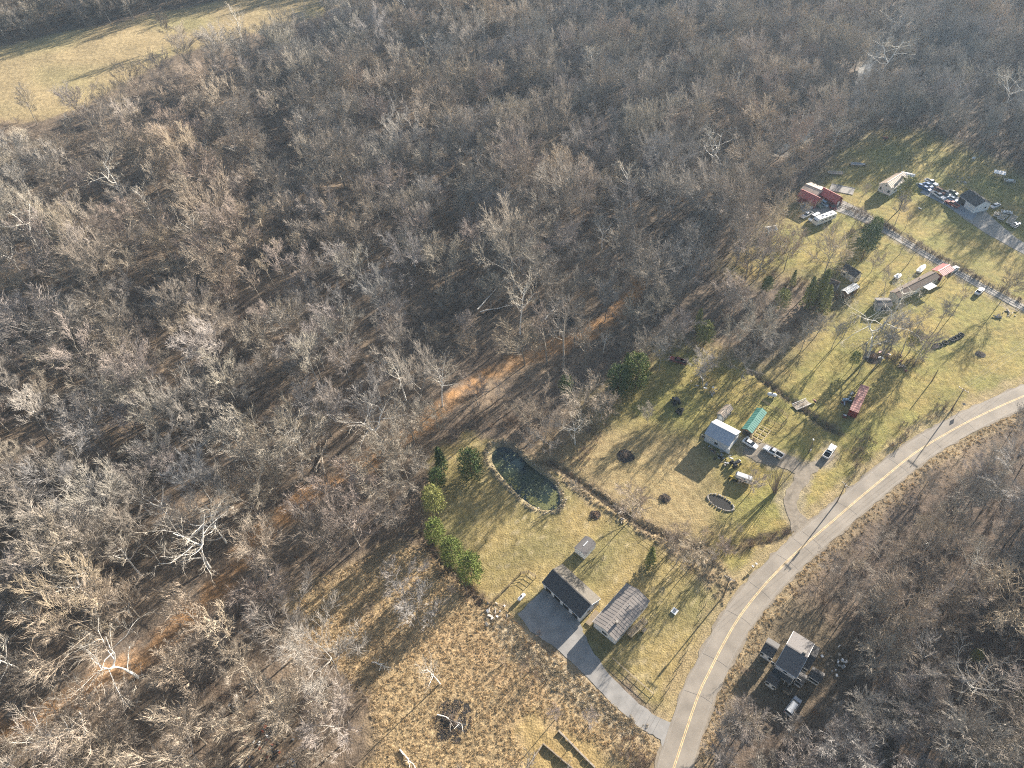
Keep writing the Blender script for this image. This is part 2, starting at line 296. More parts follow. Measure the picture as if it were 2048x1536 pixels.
def resample(pts, step):
    p = np.asarray(pts, float); s = [0]
    for i in range(len(p) - 1): s.append(s[-1] + np.linalg.norm(p[i + 1] - p[i]))
    # Catmull-Rom through the points
    out = []
    for i in range(len(p) - 1):
        a = p[max(i - 1, 0)]; b = p[i]; c = p[i + 1]; d = p[min(i + 2, len(p) - 1)]; n = max(2, int(np.linalg.norm(c - b) / step))
        for k in range(n):
            t = k / n; out.append(.5 * ((2 * b) + (c - a) * t + (2 * a - 5 * b + 4 * c - d) * t * t + (3 * b - a - 3 * c + d) * t ** 3))
    out.append(p[-1]); return np.array(out)
ROADS = resample(ROAD, 3.0)

def lerp(a, b, t): t = np.asarray(t)[..., None]; return a * (1 - t) + np.asarray(b) * t
xs = np.concatenate([[-2600, -1700, -1100, -760, -600], np.arange(-480, -170, 2.2), np.arange(-170, 290, 1.1), np.arange(290, 480, 2.2), [520, 640, 850, 1300, 2000, 2800]])
ys = np.concatenate([[-1500, -800, -350, -150, -60, -20, 0], np.arange(14, 330, 1.1), np.arange(330, 800, 2.3), [840, 900, 1000, 1200, 1600, 2400, 3200]])
GX, GY = np.meshgrid(xs, ys); SH = GX.shape
gx, gy = GX.ravel(), GY.ravel()
wx = gx + 1.3 * noise(gx, gy, 9, 2) + .8 * noise(gx, gy, 3.7, 3); wy = gy + 1.3 * noise(gx, gy, 9, 4) + .8 * noise(gx, gy, 3.7, 5)
near = (gx > -600) & (gx < 520) & (gy > 0) & (gy < 840)
def zone(poly, soft=1.5):
    r = np.zeros(len(gx)); b = np.array(poly); sel = near & (gx > b[:, 0].min() - 12) & (gx < b[:, 0].max() + 12) & (gy > b[:, 1].min() - 12) & (gy < b[:, 1].max() + 12)
    r[sel] = smooth(sdf(poly, wx[sel], wy[sel]) / soft * .5 + .5); return r
def ldist(pts):
    r = np.full(len(gx), 99.); b = np.array(pts); sel = near & (gx > b[:, 0].min() - 14) & (gx < b[:, 0].max() + 14) & (gy > b[:, 1].min() - 14) & (gy < b[:, 1].max() + 14)
    r[sel] = line_dist(pts, wx[sel], wy[sel]); return r
zh = height(gx, gy)
n_a = noise(gx, gy, 26, 6) * .5 + .5; n_b = noise(gx, gy, 8, 7) * .5 + .5; n_c = noise(gx, gy, 3.1, 8) * .5 + .5; n_d = noise(gx, gy, 60, 9) * .5 + .5
c = lerp(np.tile([.105, .082, .064], (len(gx), 1)), (.225, .17, .115), np.clip(n_a * .6 + n_c * .5 - .1, 0, 1))      # leaf litter
c = lerp(c, (.10, .085, .07), np.clip(n_d * 1.2 - .45, 0, .8) * .6)
tz = 1 - smooth((ldist(TRAIL) - 1.5) / 3.5); c = lerp(c, (.36, .20, .085), tz * (.25 + .55 * n_b))
zm = zone(Z_MARSH, 4); c = lerp(c, (.33, .245, .135), zm); c = lerp(c, (.33, .215, .12), zone(Z_RUST, 9) * (.15 + .45 * n_b)); c = lerp(c, (.38, .30, .18), zm * np.clip(n_c * 1.6 - .8, 0, 1) * .5)
c = lerp(c, (.30, .22, .10), zone(Z_MOWN, 2)); c = lerp(c, (.40, .34, .24), zone(Z_REEDS, 4) * .8)
zf = zone(Z_FIELD, 16); c = lerp(c, (.33, .26, .13), zf)
# faint mower and tractor arcs in the dry field
_fc = flat(1180, 1150); arc = .5 + .5 * np.sin(np.hypot(gx - _fc[0], gy - _fc[1]) * 2.05 + noise(gx, gy, 30, 3) * 1.2)
c = lerp(c, (.25, .175, .08), zf * arc * .6)
zr = zone(Z_RIGHT, 9); lawn_r = lerp(np.tile([.23, .21, .068], (len(gx), 1)), (.33, .245, .09), np.clip(n_a * .9 + n_b * .5 - .35, 0, 1)); lawn_r = lerp(lawn_r, (.12, .125, .05), np.clip(n_c * .9 - .45, 0, .6)); mow = .5 + .5 * np.sin((gx * .55 + gy * .83) * 2.6 + noise(gx, gy, 50, 2)); lawn_r = lawn_r * (1 - .10 * mow[:, None])
c = c * (1 - zr[:, None]) + lawn_r * zr[:, None]
zy = zone(Z_YARD, 1.6); ya = lerp(np.tile([.29, .22, .095], (len(gx), 1)), (.19, .165, .07), np.clip(n_a * 1.2 - .1, 0, 1)); ya = lerp(ya, (.40, .33, .20), np.clip(n_c * 1.5 - .95, 0, 1) * .8)
c = c * (1 - zy[:, None]) + ya * zy[:, None]
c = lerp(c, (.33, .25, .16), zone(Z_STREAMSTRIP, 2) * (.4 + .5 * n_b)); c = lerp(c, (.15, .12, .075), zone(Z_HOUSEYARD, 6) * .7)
zp = zone(Z_PASTURE, 3); c = lerp(c, (.31, .24, .13), zp); c = lerp(c, (.24, .22, .10), zp * np.clip(n_d * 1.4 - .6, 0, 1) * .7)
rd = ldist(ROADS); c = lerp(c, (.34, .26, .15), (1 - smooth((rd - 5) / 3)) * (rd > 3) * .6)
for q, wdt in ((DRIVE2, 2.2), (DRIVE2B, 3), (DRIVE2C, 2), (LANE, 2.6), (DRIVE3, 3)): c = lerp(c, (.29, .24, .17), (1 - smooth((ldist(q) - wdt) / 1.6)) * .7)
for q in DITCHES: c = lerp(c, (.10, .075, .05), (1 - smooth((ldist(q) - .6) / 1.2)) * .8)
pd = np.full(len(gx), -99.); sel = near & (gy < 200); pd[sel] = sdf(POND, gx[sel], gy[sel]); c = lerp(c, (.33, .28, .20), smooth((pd + 1.6) / 1.2) * .4)
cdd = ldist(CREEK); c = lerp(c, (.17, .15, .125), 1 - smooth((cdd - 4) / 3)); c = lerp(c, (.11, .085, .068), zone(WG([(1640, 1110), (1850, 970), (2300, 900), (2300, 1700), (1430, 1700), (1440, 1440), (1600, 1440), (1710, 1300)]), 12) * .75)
rough = np.clip(zr + zy + zone(Z_FIELD, 16) + zp, 0, 1)
LOTC = WG([(1020, 1220), (1095, 1155), (1185, 1235), (1400, 1450), (1350, 1570), (1310, 1500), (1270, 1475), (1110, 1325), (1045, 1280)]); zmicro = (1 - np.clip(rough + zone(LOTC, 2) * 2 + (1 - smooth((rd - 4) / 3)), 0, 1)); zh = zh + zmicro * near * (.16 * noise(gx, gy, 2.6, 10) + .10 * noise(gx, gy, 1.5, 11)) - .02
for q, wdt in ((DRIVE2, 3.5), (DRIVE2B, 3.5), (LANE, 3.5), (DRIVE3, 4)): pass
ny, nx = SH
idx = np.arange(nx * ny).reshape(ny, nx)
quads = np.stack([idx[:-1, :-1], idx[:-1, 1:], idx[1:, 1:], idx[1:, :-1]], -1).reshape(-1, 4)
zn_face = np.zeros(len(quads), int)
fc = lambda a: a[quads].mean(1) > .5
zn_face[fc(zm)] = 3; zn_face[fc(zf)] = 2; zn_face[fc(zr) | fc(zy)] = 1; zn_face[fc(zp)] = 4
for k, nm in enumerate(['forest_floor', 'lawn', 'dry_field', 'marsh_ground', 'hilltop_pasture']):
    q = quads[zn_face == k]; used, inv = np.unique(q, return_inverse=True); inv = inv.reshape(-1, 4)
    me = bpy.data.meshes.new(nm); me.vertices.add(len(used)); me.vertices.foreach_set('co', np.stack([gx[used], gy[used], zh[used]], 1).astype(np.float32).ravel())
    me.loops.add(len(inv) * 4); me.loops.foreach_set('vertex_index', inv.astype(np.int32).ravel())
    me.polygons.add(len(inv)); me.polygons.foreach_set('loop_start', (np.arange(len(inv)) * 4).astype(np.int32)); me.polygons.foreach_set('use_smooth', np.ones(len(inv), bool))
    me.update(); me.validate()
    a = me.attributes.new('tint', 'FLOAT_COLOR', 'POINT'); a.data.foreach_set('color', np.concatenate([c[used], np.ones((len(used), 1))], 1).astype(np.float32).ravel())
    a = me.attributes.new('rough_amount', 'FLOAT', 'POINT'); a.data.foreach_set('value', (1 - rough[used] * .8).astype(np.float32))
    me.materials.append(M['ground']); o = bpy.data.objects.new(nm, me); COL.objects.link(o); o['kind'] = 'structure'

# ------------------------------------------------------------------ roads, drives, water
def hz(x, y): return float(height(x, y))
def ribbon(name, pts, width, up, m, step=2.0, off=0.0, cross=2, thick=.12, widths=None, parent=None, kind='structure', jit=0.0):
    p = resample(pts, step); n = len(p); b = MB(); tp = []; rr = random.Random(5)
    for i in range(n):
        d = p[min(i + 1, n - 1)] - p[max(i - 1, 0)]; d = d / (np.linalg.norm(d) + 1e-9); nn = np.array([-d[1], d[0]])
        w = width if widths is None else np.interp(i / (n - 1), np.linspace(0, 1, len(widths)), widths)
        row = []
        for k in range(cross + 1):
            e = (k / cross - .5) * w + (rr.uniform(-jit, jit) if k in (0, cross) else 0)
            q = p[i] + nn * (off + e); row.append((q[0], q[1], hz(q[0], q[1]) + up))
        tp.append(row)
    K = cross + 1; vs = [v for r in tp for v in r]; fs = []
    for i in range(n - 1):
        for k in range(cross): fs.append((i * K + k, i * K + k + 1, (i + 1) * K + k + 1, (i + 1) * K + k)[::-1])
    N0 = len(vs); vs += [(x, y, z - thick) for r in tp for (x, y, z) in (r[0], r[-1])]
    for i in range(n - 1):
        fs.append((i * K, (i + 1) * K, N0 + 2 * (i + 1), N0 + 2 * i)[::-1]); fs.append((i * K + K - 1, N0 + 2 * i + 1, N0 + 2 * i + 3, (i + 1) * K + K - 1)[::-1])
    b.add(vs, fs); o = b.build(name, m, parent)
    if kind and parent is None: o['kind'] = kind
    return o
def sheet(name, poly, up, m, thick=.15, kind='structure', parent=None, loc_z=0.0, jit=0.0, sub=1):
    pts = []
    for i in range(len(poly)):
        a = np.array(poly[i]); c2 = np.array(poly[(i + 1) % len(poly)])
        for k in range(sub):
            q = a + (c2 - a) * k / sub; pts.append(q + RNG.uniform(-jit, jit, 2))
    n = len(pts); b = MB(); top = [(q[0], q[1], up + loc_z) for q in pts]; bot = [(q[0], q[1], up + loc_z - thick) for q in pts]
    area = sum(pts[i][0] * pts[(i + 1) % n][1] - pts[(i + 1) % n][0] * pts[i][1] for i in range(n))
    if area < 0: top.reverse(); bot.reverse()
    b.add(top + bot, [tuple(range(n))] + [(i, n + i, n + (i + 1) % n, (i + 1) % n) for i in range(n)]); o = b.build(name, m, parent)
    if kind and parent is None: o['kind'] = kind
    return o
ribbon('gravel_shoulder', ROAD, 7.5, .035, M['gravel'], 1.6, cross=2, jit=.45)
road = ribbon('road', ROAD, 6.9, .055, M['asphalt'], 2.0, cross=4, jit=.06)
for s in (-.16, .16):
    y = ribbon('yellow_line', ROAD, .16, .062, M['yellow'], 2.0, off=s, cross=1, thick=.005, parent=road, kind=None)
edge_w = mat('worn_white_paint', (.29, .26, .22), .8, var=.2)
for s in (-3.0, 3.0): ribbon('edge_line', ROAD, .11, .061, edge_w, 2.0, off=s, cross=1, thick=.004, parent=road, kind=None)
for (px, py) in [(1442, 1318), (1480, 1240), (1505, 1170), (1560, 1120), (1585, 1088), (1625, 1085), (1700, 1012), (1800, 925), (1860, 880), (1935, 848), (1410, 1400)]:
    a = np.array(WG([(px, py)])[0]); i = int(np.argmin(np.linalg.norm(ROADS - a, axis=1))); d = ROADS[i + 1] - ROADS[i]; d /= np.linalg.norm(d); nn = np.array([-d[1], d[0]])
    ribbon('tar_joint', [ROADS[i] - nn * 3.3, ROADS[i] - nn * 1 + d * .3, ROADS[i] + nn * 3.2 + d * random.uniform(-.5, .8)], .07, .06, M['crack'], 1.0, cross=1, thick=.004, parent=road, kind=None)
sheet('driveway', WG([(1036, 1228), (1088, 1178), (1100, 1187), (1160, 1243), (1166, 1262), (1182, 1296), (1220, 1350), (1270, 1400), (1314, 1434), (1350, 1447), (1368, 1468), (1345, 1545), (1332, 1510), (1320, 1478), (1282, 1458), (1224, 1407), (1176, 1356), (1120, 1302), (1090, 1282), (1060, 1262)]), .042, M['drive'], jit=.18, sub=5)
ribbon('gravel_driveway', DRIVE2, 3.6, .047, M['gravel'], 1.2, cross=3, widths=[7.5, 4, 3.4, 3.3, 3.6, 4.8], jit=.3)
ribbon('gravel_driveway', DRIVE2B, 4.5, .050, M['gravel'], 1.2, cross=3, widths=[3.5, 4.5, 6, 7.5, 7, 5.5], jit=.4)
ribbon('gravel_driveway', DRIVE2C, 2.6, .044, M['gravel'], 1.2, cross=3, widths=[3.5, 2.8, 2.2], jit=.3)
ribbon('gravel_lane', LANE, 4.2, .05, M['concrete'], 2, cross=3, widths=[11, 8, 4.6, 3.6, 3.4, 3.4, 3.4, 3.4, 3.4, 3.4], jit=.15)
ribbon('gravel_lane', DRIVE3, 5, .053, M['concrete'], 2, cross=3, widths=[12, 9, 5.5, 5, 5], jit=.15)
sheet('concrete_apron', WG([(1868, 377), (1890, 381), (1925, 398), (1950, 415), (1968, 412), (1944, 441), (1918, 428), (1890, 410), (1862, 396), (1840, 385), (1848, 376)]), .06, M['paleconc'])
sheet('gravel_yard', WG([(1594, 397), (1632, 411), (1670, 409), (1680, 402), (1690, 408), (1660, 428), (1630, 432), (1606, 424)]), .045, M['concrete'], jit=.4, sub=4)
sheet('water', [tuple(q) for q in resample(list(POND) + [POND[0]], 2.0)[:-1]], -.42, M['pond'], thick=.05)
bpy.data.objects['water'].name = 'pond_water'
ribbon('creek_water', CREEK, 6.5, .35, M['creek'], 5, cross=3, thick=.05, widths=[3, 5, 6, 5.5, 6, 4, 4, 4], jit=.9)

# floating leaf mats and algae on the pond, stones on its rim
pw = bpy.data.objects['pond_water']
rnd = random.Random(4)
lb = MB(); ab = MB(); pa = np.array(POND); x0, y0 = pa.min(0); x1, y1 = pa.max(0); k = 0
_lc = [flat(1070, 968), flat(1040, 950), flat(1008, 905), flat(1085, 975), flat(1052, 975), flat(1000, 925)]
while k < 300:
    cc = _lc[rnd.randrange(6)]; q = (rnd.gauss(cc[0], 2.6), rnd.gauss(cc[1], 2.6))
    if float(sdf(POND, np.array(q[0]), np.array(q[1]))) < 1.6: continue
    n = rnd.randint(5, 7); r = rnd.uniform(.08, .32); a0 = rnd.random() * 6
    lb.add([(q[0] + math.cos(a0 + i * 6.283 / n) * r * rnd.uniform(.5, 1.1), q[1] + math.sin(a0 + i * 6.283 / n) * r * rnd.uniform(.5, 1.1), -.405) for i in range(n)], [tuple(range(n))]); k += 1
tag(lb.build('floating_leaves', M['lily'], pw), kind='stuff')
k = 0
_ac = WG([(1062, 1002), (1075, 1012), (1090, 1016), (1104, 1012), (1110, 1000), (1112, 990), (1020, 962), (1030, 975), (990, 935), (1045, 992)])
while k < 520:
    cc = _ac[rnd.randrange(10) if rnd.random() < .45 else rnd.randrange(6)]; q = (rnd.gauss(cc[0], .75), rnd.gauss(cc[1], .75))
    if float(sdf(POND, np.array(q[0]), np.array(q[1]))) < .8: continue
    n = 6; r = rnd.uniform(.12, .38); a0 = rnd.random() * 6
    ab.add([(q[0] + math.cos(a0 + i * 6.283 / n) * r * rnd.uniform(.6, 1.1), q[1] + math.sin(a0 + i * 6.283 / n) * r * rnd.uniform(.6, 1.1), -.398 + .0004 * (k % 12)) for i in range(n)], [tuple(range(n))]); k += 1
tag(ab.build('algae_mat', M['algae'], pw), kind='stuff')
sb = MB(); rim = resample(list(POND) + [POND[0]], .5)
for q in rim:
    for _ in range(1):
        if rnd.random() < .5:
            x, y = q[0] + rnd.gauss(0, .5), q[1] + rnd.gauss(0, .5); r = rnd.uniform(.1, .32); sb.blob((x, y, hz(x, y) + r * .3), (r, r * rnd.uniform(.6, 1), r * .6), 5, 3, .3, rnd)
tag(sb.build('shore_stones', M['stone']), 'pale stones and cut reeds lining the rim of the small pond', 'stones', kind='stuff')

# ------------------------------------------------------------------ trees
def cone(mb, p0, p1, r, n=3):
    d = (p1 - p0); 
    if d.length < 1e-4: return
    dn = d.normalized(); a = dn.orthogonal() * r; b = dn.cross(dn.orthogonal()) * r; a = a.normalized() * r; b = b.normalized() * r
    o = len(mb.v); mb.v += [tuple(p0 + a), tuple(p0 - a * .5 + b * .87), tuple(p0 - a * .5 - b * .87), tuple(p1)]
    mb.f += [(o, o + 1, o + 3), (o + 1, o + 2, o + 3), (o + 2, o, o + 3)]
def bare_tree(seed, H=18, R=5.5, clear=.38, limbs=12, l2=6, l3=7, l4=5, r0=.24, up=.55, twr=.035, crook=.12, fork=0, lean=.03):
    rd = random.Random(seed); T = MB(); C = MB()
    def vrand(s): return Vector((rd.gauss(0, s), rd.gauss(0, s), rd.gauss(0, s)))
    def chain(mb, p, d, L, r, nseg, n, droop, ck, endr=.35):
        pts = [p.copy()]; rr = [r]; dd = d.normalized(); q = p.copy(); rings = []
        for i in range(nseg):
            dd = (dd + vrand(ck) + Vector((0, 0, droop))).normalized(); q2 = q + dd * (L / nseg); r2 = r * (1 - (1 - endr) * (i + 1) / nseg)
            mb.tube(q, q2, rr[-1], r2, n, cap=False); q = q2; pts.append(q.copy()); rr.append(r2)
        return pts, rr, dd
    top, rr, dd = chain(T, Vector((0, 0, -.4)), Vector((rd.gauss(0, lean), rd.gauss(0, lean), 1)), H * (.8 if not fork else .5), r0, 7, 6, .04, crook * .3, .3)
    stems = [(top, rr)]
    if fork:
        for f in range(fork):
            a = 6.283 * f / fork + rd.uniform(-.5, .5); s = rd.uniform(.4, .8)
            stems.append(chain(T, top[-1], Vector((math.cos(a) * s, math.sin(a) * s, 1)), H * .42, r0 * .55, 5, 5, .06, crook * .6, .3)[:2])
    per = max(3, int(limbs / len(stems)))
    for si, (pt, rs) in enumerate(stems):
        for k in range(per):
            t0 = clear if si == 0 else .1; t = t0 + (1 - t0) * ((k + rd.random() * .8) / per); f = t * (len(pt) - 1); i = min(int(f), len(pt) - 2)
            p = pt[i].lerp(pt[i + 1], f - i); hrel = p.z / H; a = k * 2.4 + rd.uniform(-.5, .5) + si
            prof = math.sqrt(max(.12, 1 - ((hrel - .62) / .62) ** 2)); L = R * prof * rd.uniform(.75, 1.2) * (1.15 if hrel < .8 else .9)
            u = up * rd.uniform(.6, 1.3) + max(0, hrel - .5) * 1.1
            lp, lr, ld = chain(T, p, Vector((math.cos(a), math.sin(a), u)), L, max(.05, rs[i] * .5), 4, 4, .10, crook, .3)
            for m2 in range(l2):
                f2 = .25 + .75 * (m2 + rd.random() * .7) / l2; g = f2 * 4; j = min(int(g), 3); q = lp[j].lerp(lp[j + 1], min(1, g - j))
                base = (lp[min(j + 1, 4)] - lp[j]).normalized(); side = base.cross(vrand(1)).normalized(); d2 = (base * .9 + side * rd.uniform(.5, 1.0) + Vector((0, 0, .22))).normalized()
                L2 = L * rd.uniform(.32, .55) * (1.1 - .3 * f2)
                sp, sr, sd = chain(C, q, d2, L2, max(.032, lr[j] * .45), 2, 3, .08, crook, .4)
                for m3 in range(l3):
                    f3 = (.15 + .85 * (m3 + rd.random()) / l3) * 2; jj = min(int(f3), 1); w = sp[jj].lerp(sp[jj + 1], min(1, f3 - jj))
                    b3 = (sp[jj + 1] - sp[jj]).normalized(); d3 = (b3 * .85 + b3.cross(vrand(1)).normalized() * rd.uniform(.35, .9) + Vector((0, 0, .18))).normalized()
                    L3 = L2 * rd.uniform(.35, .65) + .25; e = w + d3 * L3; cone(C, w, e, twr * 1.25)
                    for m4 in range(l4):
                        f4 = .2 + .75 * rd.random(); w4 = w.lerp(e, f4); d4 = (d3 * .95 + d3.cross(vrand(1)).normalized() * rd.uniform(.3, .8) + Vector((0, 0, .15))).normalized()
                        cone(C, w4, w4 + d4 * (L3 * rd.uniform(.4, .75) + .12), twr)
    return T, C
def joined(name, T, C, m1, m2):
    b = MB(); b.v = list(T.v); b.f = list(T.f); b.add(C.v, C.f); me = bpy.data.meshes.new(name); me.from_pydata(b.v, [], b.f); me.materials.append(m1); me.materials.append(m2)
    mi = np.zeros(len(b.f), np.int32); mi[len(T.f):] = 1; me.polygons.foreach_set('material_index', mi); me.update(); return me
KINDS = {}
def make_kind(key, T, C, m1, m2):
    KINDS[key] = (T.mesh(key + '_trunk', m1), C.mesh(key + '_crown', m2), joined(key, T, C, m1, m2))
SPECS = [dict(H=19, R=6.2, limbs=14, l2=6, l3=7, l4=5), dict(H=17, R=6.8, limbs=13, clear=.3, up=.45, l2=6, l3=7, l4=5, fork=3), dict(H=21, R=5.0, limbs=14, clear=.45, up=.8, l2=5, l3=7, l4=5),
         dict(H=16, R=5.4, limbs=12, clear=.34, up=.6, l2=6, l3=7, l4=5), dict(H=22, R=4.2, limbs=13, clear=.5, up=1.0, l2=5, l3=5, l4=4), dict(H=18, R=6.6, limbs=14, clear=.4, up=.35, l2=6, l3=7, l4=5, fork=2),
         dict(H=20, R=3.2, limbs=11, clear=.55, up=1.0, l2=4, l3=5, l4=3), dict(H=15, R=6.0, limbs=12, clear=.25, up=.6, fork=4, l2=6, l3=7, l4=5)]
for i, s in enumerate(SPECS): make_kind('bare%d' % i, *bare_tree(100 + i, **s), M['bark'], M['twig'])
SYC = [dict(H=22, R=8.5, limbs=13, clear=.42, up=.45, fork=2, r0=.42, crook=.26, l2=6, l3=4, l4=2, twr=.028), dict(H=20, R=7.5, limbs=12, clear=.35, up=.5, fork=3, r0=.40, crook=.24, l2=6, l3=4, l4=2, twr=.028),
       dict(H=22, R=5.2, limbs=11, clear=.45, up=.8, r0=.30, crook=.18, l2=5, l3=4, l4=3, twr=.025)]
for i, s in enumerate(SYC): make_kind('pale%d' % i, *bare_tree(300 + i, **s), M['syc_bark'], M['syc_twig'])
def brush(seed, H=3.2, n=9, tw=5):
    rd = random.Random(seed); T = MB(); C = MB()
    for k in range(n):
        a = rd.random() * 6.28; s = rd.uniform(.15, .8); p = Vector((math.cos(a) * .25, math.sin(a) * .25, -.1)); L = H * rd.uniform(.6, 1.05); d = Vector((math.cos(a) * s, math.sin(a) * s, 1)).normalized(); e = p + d * L
        T.tube(p, p + d * L * .6, .045, .025, 3, False); T.tube(p + d * L * .6, e, .025, .01, 3, False)
        for j in range(tw * 2):
            t = rd.uniform(.25, .95); q = p.lerp(e, t); d2 = (d + Vector((rd.gauss(0, .6), rd.gauss(0, .6), rd.gauss(.1, .3)))).normalized(); l2 = L * rd.uniform(.2, .4); f = q + d2 * l2; cone(C, q, f, .018)
            for _ in range(tw): w = q.lerp(f, rd.uniform(.2, .9)); d3 = (d2 + Vector((rd.gauss(0, .6), rd.gauss(0, .6), rd.gauss(.1, .4)))).normalized(); cone(C, w, w + d3 * l2 * rd.uniform(.3, .6), .014)
    return T, C
for i in range(4): make_kind('brush%d' % i, *brush(400 + i, [2.6, 3.6, 4.6, 2.0][i], [9, 10, 9, 12][i], 5), M['brush'], M['brush'])
def tuft(seed, n=26, h=.9, w=.05, spread=.5):
    rd = random.Random(seed); b = MB()
    for k in range(n):
        a = rd.random() * 6.28; r = rd.uniform(0, spread); p = Vector((math.cos(a) * r, math.sin(a) * r, -.05)); L = h * rd.uniform(.5, 1.1); d = Vector((rd.gauss(0, .4), rd.gauss(0, .4), 1)).normalized(); cone(b, p, p + d * L, w)
    return b
# fan shaped shrub of many long stems from one stump
T_, C_ = MB(), MB(); _rd = random.Random(77)
for _k in range(46):
    _a = _rd.random() * 6.28; _s = _rd.uniform(.05, .75); _d = Vector((math.cos(_a) * _s, math.sin(_a) * _s, 1)).normalized(); _L = _rd.uniform(5.5, 9); _m = _d * _L * .5 + Vector((0, 0, .2)); _e = _d * _L + Vector((0, 0, .9)); T_.tube(Vector((math.cos(_a) * .3, math.sin(_a) * .3, -.1)), _m, .07, .045, 4, False); T_.tube(_m, _e, .045, .015, 3, False)
    for _j in range(16):
        _q = _m.lerp(_e, _rd.random()); cone(C_, _q, _q + (_d + Vector((_rd.gauss(0, .35), _rd.gauss(0, .35), .1))) * _rd.uniform(.4, 1.1), .016)
T_.tube((0, 0, -.3), (0, 0, .5), .6, .4, 8)
make_kind('fan', T_, C_, M['brush'], M['brush'])
# conifers
def conifer(seed, H=9, R=2.6, shape='cone', n=3200, leaf=.26, base=.05):
    rd = random.Random(seed); T = MB(); C = MB(); T.tube((0, 0, -.3), (0, 0, H * .5), .16 * H / 9, .09, 6, False); T.tube((0, 0, H * .5), (0, 0, H * .96), .09, .02, 5, False)
    def prof(t):
        if shape == 'cone': return (1 - t) ** .75 * min(1, .55 + t * 4)
        if shape == 'egg': return math.sqrt(max(0, 1 - abs(t * 1.9 - .75) ** 2.2 / 1.6)) if t < .95 else .2
        return math.sqrt(max(.02, 1 - ((t - .55) / .5) ** 2))
    nb = int(n / 26)
    for k in range(nb):
        t = base + (1 - base) * ((k + rd.random()) / nb) ** .9; a = k * 2.39996 + rd.uniform(-.3, .3); z = H * t; rr = R * prof(t) * rd.uniform(.72, 1.12)
        dr = Vector((math.cos(a), math.sin(a), -.12 if shape == 'cone' else .35)).normalized(); p0 = Vector((0, 0, z - rr * .1)); p1 = p0 + dr * rr
        if k % 3 == 0: cone(T, p0, p1, .035)
        for j in range(26):
            u = 1 - rd.random() ** 2 * .75; q = p0.lerp(p1, u) + Vector((rd.gauss(0, .17), rd.gauss(0, .17), rd.gauss(0, .14))) * (R * .38)
            s = leaf * rd.uniform(.6, 1.3); x = Vector((rd.gauss(0, 1), rd.gauss(0, 1), rd.gauss(0, .6))).normalized(); y = x.cross(Vector((rd.gauss(0, 1), rd.gauss(0, 1), rd.gauss(0, 1)))).normalized()
            x = (x + dr * 1.2).normalized(); C.add([q - y * s * .28, q + x * s, q + y * s * .28, q - x * s * .5 + y * .02], [(0, 1, 2, 3)])
    return T, C
CON = dict(spruce=dict(H=10, R=2.8, shape='cone', n=5200), cedar=dict(H=8, R=2.5, shape='egg', n=5600, leaf=.24), pine=dict(H=13, R=3.4, shape='round', n=4200, leaf=.36, base=.3), slim=dict(H=8, R=1.7, shape='cone', n=3000))
for i, (k, s) in enumerate(CON.items()):
    T, C = conifer(500 + i, **s)
    for mn in ('dark', 'mid', 'yellow'): KINDS[k + '_' + mn] = (T.mesh(k + '_trunk', M['conifer_trunk']), C.mesh(k + '_crown', M['needle_' + mn]), None)

def place_tree(kind, loc, scale, rz, name, label, cat='tree', group=None, tilt=(0, 0)):
    t = thing(name, label, cat, loc, rz, group); t.scale = (scale, scale, scale) if not isinstance(scale, tuple) else scale; t.rotation_euler = (tilt[0], tilt[1], rz)
    for part, me in zip(('trunk', 'crown'), KINDS[kind][:2]): shared(part, me, t)
    return t
# density map of the woods: where trees may stand
CLEAR = [(Z_YARD, 0), (Z_FIELD, 0), (Z_PASTURE, 1), (Z_MOWN, 1), (POND, 4)]
OPEN_R = WG([(1190, 815), (1300, 735), (1420, 700), (1540, 750), (1620, 700), (1700, 620), (1680, 560), (1610, 470), (1560, 440), (1590, 405), (1640, 372), (1690, 312), (1760, 275), (1850, 275), (1950, 312), (2048, 360), (2330, 440), (3000, 620), (3000, 800), (2330, 690), (2048, 770), (1650, 1040), (1480, 1190), (1400, 1090), (1440, 1050), (1300, 862)])
BIGGAP = [W([(1500, 1190), (1560, 1215), (1640, 1225), (1690, 1290), (1665, 1380), (1600, 1440), (1500, 1400), (1440, 1330)])]
SPARSE = [(Z_MARSH, .07), (WG([(1040, 620), (1130, 640), (1180, 690), (1120, 720), (1000, 740), (1000, 690)]), .35), (WG([(560, 560), (760, 500), (1000, 640), (1060, 800), (900, 900), (740, 1000), (520, 940), (460, 760)]), .74), (WG([(920, 350), (1030, 370), (1010, 430), (900, 400)]), .5), (WG([(380, 1180), (560, 1040), (700, 1000), (700, 1090), (600, 1190), (470, 1230), (400, 1230)]), .3), (WG([(30, 1380), (200, 1290), (290, 1290), (200, 1400), (60, 1480)]), .35),
          (WG([(1300, 600), (1480, 560), (1560, 620), (1520, 700), (1380, 690)]), .7), (WG([(1850, 900), (2048, 830), (2100, 1000), (1950, 1130), (1880, 1080)]), .75), (WG([(1770, 1240), (1900, 1230), (2048, 1300), (2048, 1400), (1860, 1420), (1780, 1350)]), .45), (WG([(-300, 235), (0, 238), (90, 232), (165, 210), (215, 176), (290, 136), (350, 100), (430, 80), (520, 90), (420, 160), (330, 235), (240, 320), (-300, 330)]), .3)]
BIGCROWN_R = WG([(1620, 1110), (1850, 960), (2300, 900), (2300, 1700), (1400, 1700), (1420, 1450), (1600, 1440), (1700, 1300)])
BRUSHY = WG([(1300, 735), (1330, 690), (1400, 690), (1500, 600), (1455, 520), (1560, 440), (1600, 520), (1650, 560), (1672, 600), (1655, 650), (1620, 700), (1540, 728), (1470, 700), (1400, 705)])
